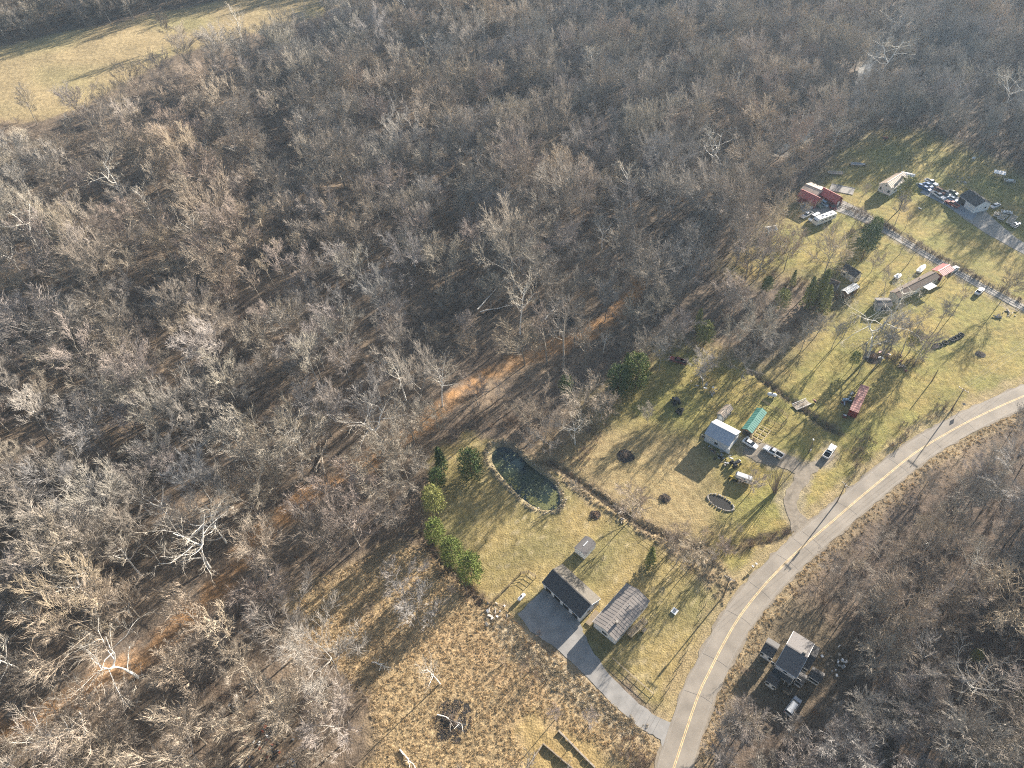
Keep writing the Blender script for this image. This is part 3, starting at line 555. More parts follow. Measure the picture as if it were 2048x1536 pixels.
PAST_T = WG([(-400, 130), (0, 95), (120, 66), (235, 46), (330, 22), (480, -4), (600, -25), (680, -30), (680, 20), (640, 60), (560, 92), (430, 135), (350, 150), (290, 188), (215, 228), (150, 262), (90, 280), (0, 290), (-400, 330)])
LOTB = WG([(1000, 1225), (1080, 1165), (1240, 1300), (1380, 1450), (1345, 1545), (1180, 1400), (1060, 1300)])
# jittered grid of candidates
cand = []
def in_view(x, y, margin):
    u, v, d = project(x, y, 5.0); return (d > 5) & (u > -margin) & (u < 2048 + margin) & (v > -margin * 1.3) & (v < 1536 + margin)
def jgrid(stp):
    a, b = np.meshgrid(np.arange(-560, 560, stp), np.arange(0, 900, stp)); return a.ravel() + RNG.uniform(-.48, .48, a.size) * stp, b.ravel() + RNG.uniform(-.48, .48, a.size) * stp
cx, cy = jgrid(7.7); c2x, c2y = jgrid(7.4); k2 = sdf(BIGCROWN_R, c2x, c2y) > 0; cx = np.concatenate([cx, c2x[k2]]); cy = np.concatenate([cy, c2y[k2]])
u, v, dep = project(cx, cy, 5.0)
keep = (dep > 5) & (u > -170) & (u < 2048 + 420) & (v > -190) & (v < 1536 + 330)
cx, cy, dep = cx[keep], cy[keep], dep[keep]
prob = np.full(len(cx), .86) + .16 * noise(cx, cy, 60, 5); prob[sdf(BIGCROWN_R, cx, cy) > -20] = 1
prob[(cy > 330)] = np.minimum(1, prob[(cy > 330)] * 1.0)
for poly, fct in SPARSE:
    s = sdf(poly, cx, cy) > 0; prob[s] *= fct
s = sdf(BRUSHY, cx, cy) > 0; inb = s.copy(); pb = prob.copy()
for poly, mg in CLEAR + [(OPEN_R, 1), (BIGGAP[0], 4), (PAST_T, 0), (Z_REEDS, 2.5), (LOTB, 5)]:
    s = sdf(poly, cx, cy) > -mg; prob[s] = 0
prob[inb] = pb[inb]; prob[line_dist(ROADS, cx, cy) < 7.5] = 0; prob[line_dist(CREEK, cx, cy) < 5] = 0; prob[line_dist(TRAIL, cx, cy) < 3.6] *= .25
for q in (LANE, DRIVE3): prob[line_dist(q, cx, cy) < 4] = 0
k = RNG.uniform(0, 1, len(cx)) < prob; tx, ty = cx[k], cy[k]
tzz = height(tx, ty); nt_ = len(tx)
g1 = noise(tx, ty, 50, 8)                              # stands of tall narrow or broad trees
right_side = (tx > flat(1500, 1250)[0] - 5) & (sdf(BIGCROWN_R, tx, ty) > -30)
tk = np.where(g1 > .25, RNG.choice([2, 4, 6, 0], nt_), RNG.choice([0, 1, 3, 5, 7, 5], nt_)); tk = np.where(right_side, RNG.choice([1, 5, 7, 0, 3], nt_), tk)
ts = RNG.uniform(.72, 1.2, nt_); ts[RNG.uniform(0, 1, nt_) < .3] *= .62; ts = np.where(right_side, ts * .86, ts); ts = np.where(sdf(BRUSHY, tx, ty) > 0, ts * .85, ts); ts *= .98 + .24 * noise(tx, ty, 45, 10); ts = np.where(sdf(WG([(560, 560), (760, 500), (1000, 640), (1060, 800), (900, 900), (740, 1000), (520, 940), (460, 760)]), tx, ty) > 0, ts * .88, ts); ts = np.where(line_dist(ROADS, tx, ty) < 24, ts * .8, ts); ts = np.where(line_dist(ROADS, tx, ty) < 14, ts * .55, ts)
# protect buildings and hand-placed trees
uu, vv, dd = project(tx, ty, tzz + 8 * ts); on = (uu > 4) & (uu < 2044) & (vv > 4) & (vv < 1532)
size = np.where(on, ts * np.array([SPECS[a]['R'] * SPECS[a]['H'] ** .5 for a in tk]) / dd, 0)
order = np.argsort(-size)
HAND = []          # hand placed trees: (kind, base px, scale, name, label, category)
def scatter(name, label, cat, protos, x, y, rot, scl, pick, dz=0.0, z=None):
    """one object that stands for what nobody could count: real geometry instanced on points"""
    n = len(x); me = bpy.data.meshes.new(name); me.vertices.add(n); zz = height(x, y) + dz if z is None else z
    me.vertices.foreach_set('co', np.stack([x, y, zz], 1).astype(np.float32).ravel())
    for an, val in (('turn', rot), ('size', scl)): a = me.attributes.new(an, 'FLOAT', 'POINT'); a.data.foreach_set('value', np.asarray(val, np.float32))
    a = me.attributes.new('which', 'INT', 'POINT'); a.data.foreach_set('value', np.asarray(pick, np.int32))
    me.update(); o = bpy.data.objects.new(name, me); COL.objects.link(o); tag(o, label, cat, kind='stuff')
    pc = bpy.data.collections.new(name + '_shapes')
    for i, pm in enumerate(protos): po = bpy.data.objects.new('%s_shape_%02d' % (name, i), pm); pc.objects.link(po)
    g = bpy.data.node_groups.new(name + '_nodes', 'GeometryNodeTree'); g.interface.new_socket('Geometry', in_out='INPUT', socket_type='NodeSocketGeometry'); g.interface.new_socket('Geometry', in_out='OUTPUT', socket_type='NodeSocketGeometry')
    N, L = g.nodes, g.links; gi = N.new('NodeGroupInput'); go = N.new('NodeGroupOutput'); ip = N.new('GeometryNodeInstanceOnPoints'); ci = N.new('GeometryNodeCollectionInfo')
    ci.inputs['Collection'].default_value = pc; ci.inputs['Separate Children'].default_value = True; ci.inputs['Reset Children'].default_value = True
    def attr(nm, ty): a = N.new('GeometryNodeInputNamedAttribute'); a.data_type = ty; a.inputs['Name'].default_value = nm; return a.outputs[0]
    L.new(gi.outputs[0], ip.inputs['Points']); L.new(ci.outputs[0], ip.inputs['Instance']); ip.inputs['Pick Instance'].default_value = True
    L.new(attr('which', 'INT'), ip.inputs['Instance Index']); cxyz = N.new('ShaderNodeCombineXYZ'); L.new(attr('turn', 'FLOAT'), cxyz.inputs[2]); L.new(cxyz.outputs[0], ip.inputs['Rotation'])
    L.new(attr('size', 'FLOAT'), ip.inputs['Scale']); L.new(ip.outputs[0], go.inputs[0])
    md = o.modifiers.new('scatter', 'NODES'); md.node_group = g; return o

# hand placed pale sycamores: (base pixel, kind, scale, label)
PALES = [
 ((768, 905), 'pale0', .95, 'big white-limbed sycamore leaning over the orange track in the middle of the woods'),
 ((885, 812), 'pale2', 1.0, 'slim white-barked tree on the track, right of the big white-limbed sycamore'),
 ((812, 800), 'pale2', .85, 'slender white tree beside the track, just left of the taller white-barked one'),
 ((604, 905), 'pale1', .78, 'compact white sycamore standing left of two crossed fallen trunks'),
 ((1150, 888), 'pale1', .62, 'small white sycamore between the pond thicket and the field edge'),
 ((1040, 668), 'pale2', 1.15, 'tall pale tree with a V fork above the clearing in mid woods'),
 ((420, 1135), 'pale0', 1.0, 'broad white sycamore with crooked limbs, largest of the lower left group'),
 ((452, 1085), 'pale1', .8, 'white crooked sycamore just above the broad one at lower left'),
 ((345, 1040), 'pale1', .7, 'crooked white tree crown reaching left, above the lower left sycamore group'),
 ((282, 1150), 'pale2', .8, 'thin leaning pale tree left of the lower left sycamore group'),
 ((195, 1205), 'pale1', .95, 'white-stemmed tree leaning left, near the left edge above the shaded track'),
 ((275, 1355), 'pale0', .95, 'wide pale tree with fan of limbs beside the shaded track at lower left'),
 ((110, 1260), 'pale2', .7, 'slim pale tree near the left edge, below the white-stemmed leaning one'),
 ((70, 1352), 'pale2', 1.1, 'tall pale trunk leaning hard left beside the lower left track'),
 ((255, 412), 'pale0', 1.0, 'white double-limbed sycamore in the woods below the hilltop pasture'),
 ((312, 442), 'pale2', .8, 'slim white tree just right of the double-limbed sycamore below the pasture'),
 ((78, 498), 'pale0', .95, 'pale tall sycamore near the left edge of the upper woods'),
 ((100, 475), 'pale2', .95, 'smaller pale stem behind the tall sycamore at the left edge'),
 ((475, 330), 'pale1', .7, 'light-crowned pale tree between dark trunks in the upper left woods'),
 ((602, 290), 'pale1', .6, 'small white branching tree in the dark part of the upper woods'),
 ((488, 100), 'pale2', 1.05, 'white forked tree standing at the edge of the hilltop pasture'),
 ((962, 364), 'pale2', .8, 'single white trunk at the top of the small sunlit clearing'),
 ((1262, 430), 'pale2', 1.1, 'white slender tree standing apart above the dark hollow'),
 ((1418, 365), 'pale0', 1.15, 'large pale-branched sycamore in the hazy woods left of the red sheds'),
 ((1190, 185), 'pale2', 1.15, 'tall pale forked tree high in the upper middle woods'),
 ((800, 165), 'pale2', .9, 'thin pale tree in the upper middle woods'),
 ((970, 95), 'pale2', .95, 'very tall white pole-like tree at the top of the woods'),
 ((880, 180), 'pale1', .75, 'light round-crowned tree in the upper middle woods'),
 ((1758, 172), 'pale0', 1.2, 'large hazy sycamore over the creek at upper right'),
 ((1775, 100), 'pale0', 1.0, 'hazy white sycamore further up the creek at the top right'),
 ((1795, 245), 'pale2', .8, 'slim hazy pale tree right of the creek'),
 ((1998, 235), 'pale1', 1.15, 'spreading pale tree in the haze near the right edge'),
 ((1595, 285), 'pale1', .9, 'pale arching tree left of the creek bend'),
 ((1735, 715), 'pale0', 1.05, 'big silver-white tree in front of the long brown roofed home'),
 ((1792, 618), 'pale1', .7, 'pale tree leaning over the long brown roofed home'),
 ((880, 1368), 'pale2', .6, 'small grey-white tree leaning left in the dry marsh'),
 ((1910, 1170), 'pale2', .8, 'pale-limbed tree on the hillside near the right edge'),
 ((1915, 1400), 'pale1', .75, 'grey crooked tree in the gap of the lower right woods'),
 ((120, 1500), 'pale1', .75, 'crooked pale tree in the bottom left corner'),
 ((165, 1480), 'pale1', .55, 'small bone-white tree above the bottom edge at lower left'),
]
# conifers: (base pixel, kind, scale, name, label)
CONS = [
 ((944, 955), 'cedar_dark', 1.5, 'cedar_tree', 'dark round evergreen on the lawn just left of the pond'),
 ((884, 940), 'slim_dark', 1.35, 'spruce_tree', 'dark narrow evergreen at the upper corner of the pond lawn'),
 ((878, 975), 'cedar_dark', 1.0, 'cedar_tree', 'small dark evergreen under the corner evergreen of the pond lawn'),
 ((874, 1032), 'pine_yellow', .95, 'pine_tree', 'loose yellow-green pine at the left edge of the pond lawn'),
 ((874, 1082), 'cedar_mid', 1.15, 'cedar_tree', 'round green evergreen below the loose yellow-green pine'),
 ((908, 1125), 'cedar_mid', 1.3, 'cedar_tree', 'bushy green evergreen, left one of the touching pair at the lawn edge'),
 ((944, 1158), 'cedar_mid', 1.4, 'cedar_tree', 'bushy green evergreen, right one of the touching pair at the lawn edge'),
 ((1300, 1130), 'slim_yellow', 1.1, 'spruce_tree', 'small yellow-green evergreen inside the fence behind the brown roofed house'),
 ((1270, 775), 'cedar_mid', 1.75, 'spruce_tree', 'bright green spruce, right one of the dark clump above the field'),
 ((1234, 792), 'cedar_dark', 1.6, 'spruce_tree', 'dark spruce, left one of the clump above the field'),
 ((1252, 752), 'slim_mid', 1.3, 'spruce_tree', 'green spruce at the back of the clump above the field'),
 ((1132, 795), 'pine_dark', .7, 'pine_tree', 'dull dark pine in the thicket left of the spruce clump'),
 ((1405, 700), 'pine_yellow', .9, 'pine_tree', 'yellow-green pine above the junk yard trees'),
 ((1395, 660), 'slim_yellow', 1.2, 'spruce_tree', 'slim yellow-green evergreen behind the yellow-green pine'),
 ((1636, 605), 'slim_yellow', 1.8, 'spruce_tree', 'tall yellow-green evergreen left of the small dark roofed house'),
 ((1612, 612), 'slim_yellow', 1.6, 'spruce_tree', 'yellow-green evergreen, middle of three beside the small dark roofed house'),
 ((1645, 625), 'slim_yellow', 1.5, 'spruce_tree', 'lower yellow-green evergreen in front of the tall one by the small house'),
 ((1556, 632), 'pine_yellow', .85, 'pine_tree', 'yellow-green pine in the thicket further left of the three evergreens'),
 ((1530, 590), 'pine_mid', .6, 'pine_tree', 'dull green pine among the grey trees in the middle right thicket'),
 ((1583, 572), 'slim_yellow', .9, 'spruce_tree', 'short bright evergreen in the grass by the thicket'),
 ((1556, 508), 'slim_yellow', .6, 'spruce_tree', 'tiny bright green evergreen under the white shed'),
 ((1722, 522), 'pine_dark', 1.15, 'pine_tree', 'dark full pine behind the small dark roofed house'),
 ((1698, 512), 'pine_yellow', .7, 'pine_tree', 'yellowish pine on the left of the dark full pine'),
 ((1742, 480), 'pine_mid', .75, 'pine_tree', 'green pine beside the gravel lane'),
 ((1798, 420), 'pine_yellow', 1.1, 'pine_tree', 'light green pine in front of the white gabled house'),
 ((1462, 600), 'pine_mid', .5, 'pine_tree', 'small green pine within the grey thicket'),
 ((1818, 705), 'pine_yellow', .7, 'pine_tree', 'thin light green pine left of the row of tyres'),
 ((1703, 735), 'pine_mid', .5, 'pine_tree', 'low dull green pine above the long faded red trailer'),
 ((796, 285), 'slim_yellow', .6, 'spruce_tree', 'lone yellow-green evergreen in the upper woods'),
 ((1948, 1318), 'cedar_yellow', .5, 'cedar_tree', 'green bush in the woods beside the gap at lower right'),
 ((2036, 1405), 'cedar_yellow', .65, 'cedar_tree', 'green bush at the right edge of the lower right woods'),
 ((972, 1085), 'slim_dark', .14, 'spruce_tree', 'tiny dark sapling alone on the pond lawn'),
]
YARDS = [
 ((1550, 985), 'fan', 1.0, 'fan of long bare stems sprouting from one stump beside the gravel driveway'),
 ((1600, 705), 'bare2', .62, 'bare tree at the lower end of the grey thicket on the mid lawn'), ((1632, 672), 'bare3', .6, 'rounded bare tree in the grass right of the grey thicket'), ((1662, 700), 'bare4', .6, 'slim bare tree on the mid lawn left of the low green pine'),
 ((1686, 676), 'bare6', .6, 'thin bare tree behind the low green pine'), ((1543, 722), 'bare0', .6, 'bare tree beside the upper end of the ditch'), ((1760, 728), 'bare2', .8, 'tall bare tree on the brush bank, directly below the silver-white tree'),
 ((1745, 742), 'bare4', .75, 'thin tall tree at the lower left of the brush bank'), ((1828, 728), 'bare0', .7, 'bare tree at the right end of the brush bank'), ((1716, 748), 'bare6', .7, 'slim bare tree just above the long faded red trailer'),
 ((1508, 690), 'bare1', .6, 'spreading bare tree at the thicket edge above the ditch'), ((1455, 705), 'bare5', .6, 'spreading bare tree halfway between the yellow-green pine and the ditch'), ((1340, 705), 'bare0', .65, 'rounded bare tree above the old dark red pickup'), ((1318, 742), 'bare2', .6, 'slim bare tree right of the dark spruce clump'),
 ((1425, 742), 'bare3', .5, 'small bare tree between the two fluffy grey trees'), ((1200, 845), 'bare5', .6, 'spreading bare tree at the top corner of the dry field'), ((1216, 820), 'bare3', .55, 'rounded bare tree below the dark spruce clump'),
 ((1420, 1130), 'bare6', .45, 'slim dark tree at the fence corner by the road'), ((1352, 1128), 'bare1', .45, 'spreading dark tree inside the fence corner'), ((1470, 1075), 'bare6', .35, 'small bare tree at the roadside brush line'),
 ((1908, 625), 'bare6', .62, 'slim bare yard tree left of the white car on the grass'), ((1871, 660), 'bare2', .6, 'bare yard tree between the row of tyres and the long home'),
 ((1835, 655), 'bare4', .5, 'thin bare yard tree in front of the white awning'), ((2000, 606), 'bare0', .62, 'bare tree with open crown beside the lane at the right edge'),
 ((1780, 702), 'bare2', .8, 'tall thin bare tree beside the big silver-white tree'), ((1800, 712), 'bare4', .75, 'second tall thin bare tree right of the silver-white tree'),
 ((1768, 585), 'bare4', .5, 'bare tree left of the long brown roofed home'), ((1800, 508), 'bare6', .5, 'small bare tree above the white boat'),
 ((1816, 528), 'bare6', .55, 'small bare tree right of the one above the white boat'), ((1556, 491), 'bare6', .6, 'bare tree on the grass under the motorhome'), ((1573, 500), 'bare4', .42, 'short bare tree beside the one under the motorhome'),
 ((1790, 449), 'bare2', .62, 'bare tree standing on the lawn edge by the gravel lane'), ((1810, 458), 'bare6', .38, 'small bare sapling on the lawn by the gravel lane'),
 ((1405, 768), 'bare7', .72, 'fluffy grey tree with a wide crown over the scattered junk'), ((1482, 760), 'bare1', .72, 'fluffy grey tree right of the one over the scattered junk'),
 ((1296, 850), 'bare7', .42, 'small bare tree at the edge of the dry field'), ((1500, 985), 'bare3', .55, 'bare pale tree beside the silver trailer'),
 ((1698, 468), 'bare4', .6, 'bare tree at the turn of the gravel lane'), ((1742, 545), 'bare3', .55, 'bare tree right of the small dark roofed house'),
 ((1385, 1130), 'bare7', .62, 'dark bushy bare tree at the fence corner above the road'), ((1345, 1105), 'bare3', .45, 'reddish bare tree on the stream bank'), ((1398, 1085), 'bare6', .4, 'thin bare tree on the stream bank near the oval pit'),
 ((1445, 1110), 'bare3', .42, 'fallen-looking pale bare tree above the roadside pole'), ((810, 1200), 'bare1', .66, 'round pale brown tree alone at the lawn boundary ditch'),
 ((905, 1205), 'bare6', .4, 'small bare tree at the top edge of the marsh'), ((1110, 1440), 'bare4', .42, 'thin bare tree in the dry marsh above the mown strip'), ((1175, 1450), 'bare2', .4, 'thin bare tree at the right end of the marsh'),
 ((1085, 905), 'bare1', .62, 'grey-brown tree in the thicket right of the pond, nearest the water'), ((1118, 882), 'bare7', .6, 'grey rounded tree in the thicket right of the pond'), ((1062, 868), 'bare5', .6, 'brown tree at the back of the thicket right of the pond'),
 ((1055, 892), 'bare3', .5, 'small brown tree overhanging the top of the pond'), ((1120, 1000), 'bare6', .22, 'tiny bare shrub at the right tip of the pond'), ((1150, 985), 'bare3', .3, 'small bare shrub tree on the stream strip beside the pond'),
 ((1720, 405), 'bare4', .42, 'bare tree near the concrete pad'), ((1632, 330), 'bare2', .8, 'hazy bare tree behind the maroon sheds'), ((1586, 350), 'bare0', .8, 'hazy round bare tree left behind the maroon sheds'), ((1660, 315), 'bare1', .75, 'hazy spreading bare tree above the flat trailer'),
 ((150, 235), 'bare0', .75, 'bare tree in the lower corner of the hilltop pasture'), ((75, 250), 'bare2', .85, 'bare tree at the left foot of the hilltop pasture'), ((345, 95), 'bare2', .85, 'bare tree on the right rim of the hilltop pasture'), ((372, 95), 'bare3', .7, 'small bare tree next to the one on the pasture rim'),
 ((268, 42), 'bare4', .8, 'bare tree standing by itself at the far pasture edge'), ((302, 28), 'bare6', .85, 'second bare tree by itself at the far pasture edge'),
]
hand_xy = []
def R(): return random.uniform(0, 6.28)
for px, kd, s, lb_ in PALES: g = G(*px); hand_xy.append((g.x, g.y, 6.0)); place_tree(kd, g, s, R(), 'pale_tree', lb_, tilt=(random.gauss(0, .05), random.gauss(0, .05)))
for px, kd, s, nm, lb_ in CONS: g = G(*px); hand_xy.append((g.x, g.y, 7.0)); place_tree(kd, g, s, R(), nm, lb_, cat='evergreen tree')
for px, kd, s, lb_ in YARDS: g = G(*px); hand_xy.append((g.x, g.y, 3.0)); place_tree(kd, g, s, R(), 'bare_tree', lb_, tilt=(random.gauss(0, .04), random.gauss(0, .04)))
hx = np.array(hand_xy)
ok = np.ones(nt_, bool)
for a, b, r in hx: ok &= np.hypot(tx - a, ty - b) > r
LM = [((768, 905), 'the white sycamore over the orange track'), ((885, 812), 'the white tree on the track'), ((604, 905), 'the compact sycamore by the crossed trunks'), ((1150, 888), 'the small sycamore beside the pond thicket'), ((1040, 668), 'the V-forked pale tree'),
 ((420, 1135), 'the biggest lower left sycamore'), ((345, 1040), 'the crooked left-reaching sycamore'), ((195, 1205), 'the white-stemmed leaning tree'), ((275, 1355), 'the wide pale tree by the shaded track'), ((70, 1352), 'the leaning pale trunk at the left edge'),
 ((255, 412), 'the double-limbed sycamore below the pasture'), ((78, 498), 'the tall left edge sycamore'), ((475, 330), 'the light-crowned upper left tree'), ((602, 290), 'the small white tree in the dark woods'), ((962, 364), 'the single white trunk at the clearing'), ((1262, 430), 'the slender white tree above the hollow'),
 ((1418, 365), 'the large hazy pale-branched sycamore'), ((796, 285), 'the lone evergreen in the upper woods'), ((480, 1400), 'the white rubbish pile'), ((520, 1480), 'the red plastic junk'), ((880, 1368), 'the small pale tree in the marsh'), ((810, 1200), 'the round tree at the lawn ditch'), ((905, 1440), 'the fallen branches in the marsh'), ((870, 1060), 'the evergreens left of the pond lawn'),
 ((1580, 1320), 'the rambling white house'), ((1582, 1415), 'the silver car across the road'), ((1910, 1170), 'the pale-limbed hillside tree'), ((1915, 1400), 'the crooked grey tree in the gap'), ((1948, 1318), 'the green bush on the hillside'), ((2036, 1405), 'the green bush at the right edge'), ((1250, 765), 'the dark spruce clump'), ((1545, 457), 'the pale shed below the motorhome'), ((1405, 690), 'the yellow-green pine'), ((640, 920), 'the crossed fallen trunks'), ((560, 1080), 'the shaded lower track bend'), ((1740, 1010), 'the road bend'), ((1430, 1450), 'the bottom road edge')]
LOOK = ['rounded', 'spreading', 'slim', 'rounded', 'slim', 'spreading', 'slim', 'spreading']
DIRS = ['right of', 'up and right of', 'above', 'up and left of', 'left of', 'down and left of', 'below', 'down and right of']
RANK = ['nearest', 'second nearest', 'third nearest', 'fourth nearest', 'fifth nearest', 'sixth nearest', 'seventh nearest', 'eighth nearest', 'ninth nearest', 'tenth nearest', 'eleventh nearest', 'twelfth nearest']
ind = [i for i in order if ok[i] and size[i] > 0][:300 - len(YARDS)]
info = {}; grp = {}
for i in ind:
    dl = [math.hypot(uu[i] - a[0], vv[i] - a[1]) for a, _ in LM]; m_ = int(np.argmin(dl)); a = LM[m_][0]; dr = int(round(math.atan2(a[1] - vv[i], uu[i] - a[0]) / (math.pi / 4))) % 8
    grp.setdefault((LOOK[tk[i]], dr, m_), []).append((dl[m_], i))
for (lk, dr, m_), l in grp.items():
    for n_, (_, i) in enumerate(sorted(l)): info[i] = (RANK[min(n_, 11)] + ' ' if len(l) > 1 else '') + '%s bare tree %s %s' % (lk, DIRS[dr], LM[m_][1])
for i in info: info[i] = info[i].replace(' bare tree ', ' tree ') if len(info[i].replace('-', ' ').split()) > 16 else info[i]
for i in ind:
    s = float(ts[i])
    place_tree('bare%d' % tk[i], (tx[i], ty[i], tzz[i]), (s, s, s * random.uniform(.9, 1.1)), R(), 'bare_tree', info[i], group='%s leafless woodland trees' % LOOK[tk[i]], tilt=(random.gauss(0, .04), random.gauss(0, .04)))
rest = ok.copy(); rest[ind] = False
nr = int(rest.sum()); tkr = tk[rest].copy(); pl = RNG.uniform(0, 1, nr) < .05; tkr[pl] = RNG.integers(8, 10, int(pl.sum()))
scatter('far_woodland', 'mass of leafless grey-brown woodland covering the slopes beyond the nearer trees', 'woodland', [KINDS['bare%d' % i][2] for i in range(8)] + [KINDS['pale2'][2], KINDS['pale1'][2]], tx[rest], ty[rest], RNG.uniform(0, 6.28, nr), ts[rest] * np.where(pl, .85, 1), tkr, z=tzz[rest])
# undergrowth of saplings and brush
def pts_in(n, xr, yr): return RNG.uniform(*xr, n), RNG.uniform(*yr, n)
bx_, by_ = pts_in(13000, (-480, 460), (5, 720)); u, v, d = project(bx_, by_, 1.0)
pk = (d > 5) & (u > -60) & (u < 2140) & (v > -60) & (v < 1620)
bx_, by_, d = bx_[pk], by_[pk], d[pk]
pr = np.clip(.62 + .45 * noise(bx_, by_, 22, 4), .05, 1)
for poly, fct in [(Z_MARSH, .22)]: pr[sdf(poly, bx_, by_) > 0] *= fct
for poly in [Z_YARD, Z_FIELD, Z_PASTURE, Z_MOWN, OPEN_R]: pr[sdf(poly, bx_, by_) > -.5] = 0
pr[sdf(POND, bx_, by_) > -.5] = 0; pr[sdf(BIGGAP[0], bx_, by_) > 0] *= .25
pr[line_dist(ROADS, bx_, by_) < 5.2] = 0; pr[line_dist(TRAIL, bx_, by_) < 3] = 0; pr[line_dist(CREEK, bx_, by_) < 3] = 0
for q in (LANE, DRIVE3): pr[line_dist(q, bx_, by_) < 3.5] = 0
pk = RNG.uniform(0, 1, len(bx_)) < pr; bx_, by_ = bx_[pk], by_[pk]
# brush lines along fences, ditches and banks
ex, ey = [], []
def brush_line(pts, n, wdt=.8):
    p = resample(W(pts), 1.0); j = RNG.integers(0, len(p), n); ex.extend(p[j, 0] + RNG.normal(0, wdt, n)); ey.extend(p[j, 1] + RNG.normal(0, wdt, n))
for pts, n, wd in [([(1672, 408), (1720, 428), (1770, 452), (1850, 500), (1950, 556), (2060, 612)], 210, .35), ([(1500, 742), (1590, 806), (1672, 862)], 45, .35), ([(1100, 925), (1215, 1003), (1340, 1078), (1440, 1120)], 22, 1.0), ([(1452, 1098), (1530, 1080), (1575, 1062)], 35, .4), ([(842, 1070), (915, 1158), (960, 1205)], 60, .9),
                   ([(1790, 900), (1840, 850), (1900, 812)], 60, 1.3), ([(1700, 930), (1730, 880), (1715, 955)], 40, 1.6), ([(1340, 1110), (1400, 1120), (1440, 1100)], 30, 2.4), ([(1750, 700), (1790, 720), (1840, 735)], 50, 1.8), ([(1190, 830), (1215, 790), (1300, 720), (1400, 660), (1500, 640), (1560, 660)], 150, 3),
                   ([(1260, 1500), (1300, 1536)], 45, 1.2), ([(1160, 925), (1190, 860)], 35, 1.5), ([(880, 880), (960, 850), (1050, 860), (1130, 900)], 90, 2), ([(1700, 470), (1735, 450)], 30, 1), ([(1560, 560), (1680, 600)], 70, 3), ([(1430, 560), (1520, 520), (1560, 480)], 80, 3), ([(1640, 300), (1690, 270), (1860, 250), (2048, 330)], 120, 3)]: brush_line(pts, n, wd)
nb1 = len(bx_); bx_ = np.concatenate([bx_, ex]); by_ = np.concatenate([by_, ey]); sz = RNG.uniform(.45, 1.05, len(bx_)); sz[nb1:] *= .6
k = line_dist(ROADS, bx_, by_) > 4.6; bx_, by_, sz = bx_[k], by_[k], sz[k]
scatter('undergrowth', 'tangled brown and grey brush and saplings filling the ground under the trees', 'undergrowth', [KINDS['brush%d' % i][2] for i in range(4)], bx_, by_, RNG.uniform(0, 6.28, len(bx_)), sz, RNG.integers(0, 4, len(bx_)))
# dry grass of the marsh, pale reeds, verges
tp = [tuft(600 + i, 24, [.6, .8, .5][i], .045, [.5, .6, .45][i]).mesh('tuft%d' % i, M['tuft']) for i in range(3)]
rp = [tuft(620 + i, 22, .8, .06, .5).mesh('reed%d' % i, M['pale_tuft']) for i in range(2)]
gp = [tuft(640 + i, 30, .32, .04, .5).mesh('lawn_tuft%d' % i, M['green_tuft']) for i in range(2)]
qx, qy = pts_in(52000, (-60, 60), (20, 110)); s = sdf(Z_MARSH, qx, qy); k = (s > -1) & ~(sdf(Z_MOWN, qx, qy) > -.3) & (line_dist(ROADS, qx, qy) > 4) & (noise(qx, qy, 7, 3) > -1.3); LOTC = WG([(1030, 1226), (1090, 1165), (1175, 1240), (1390, 1450), (1345, 1560), (1320, 1485), (1285, 1462), (1120, 1312), (1055, 1272)]); k &= sdf(LOTC, qx, qy) < 0
a1, b1 = qx[k][:14000], qy[k][:14000]
# verge grass on the right of the road and rough grass round the valley
rx, ry = [], []
for t in range(2600):
    i = RNG.integers(6, len(ROADS) - 4); d = ROADS[i + 1] - ROADS[i]; d /= np.linalg.norm(d); nn = np.array([d[1], -d[0]]); o_ = 3.9 + abs(RNG.normal(0, 2.6)); q = ROADS[i] + nn * o_ + d * RNG.uniform(0, 3); 
    if float(sdf(LOTC, np.array(q[0]), np.array(q[1]))) < 0: rx.append(q[0]); ry.append(q[1])
a1 = np.concatenate([a1, rx]); b1 = np.concatenate([b1, ry])
scatter('tall_dry_grass', 'tan and rust coloured tall dry grass of the marsh and the far road verge', 'dry grass', tp, a1, b1, RNG.uniform(0, 6.28, len(a1)), RNG.uniform(.28, .62, len(a1)), RNG.integers(0, 3, len(a1)))
qx, qy = pts_in(60000, (-60, 130), (40, 150)); k = (sdf(Z_REEDS, qx, qy) > RNG.uniform(-1.2, 1, len(qx))) | ((sdf(Z_STREAMSTRIP, qx, qy) > 0) & (RNG.uniform(0, 1, len(qx)) < .55)); k |= (sdf(POND, qx, qy) < 0) & (sdf(POND, qx, qy) > -1.0); k &= line_dist(ROADS, qx, qy) > 4.5
scatter('pale_reeds', 'pale flattened reeds along the ditch, the stream strip and the pond rim', 'reeds', rp, qx[k], qy[k], RNG.uniform(0, 6.28, int(k.sum())), RNG.uniform(.4, 1.0, int(k.sum())), RNG.integers(0, 2, int(k.sum())))

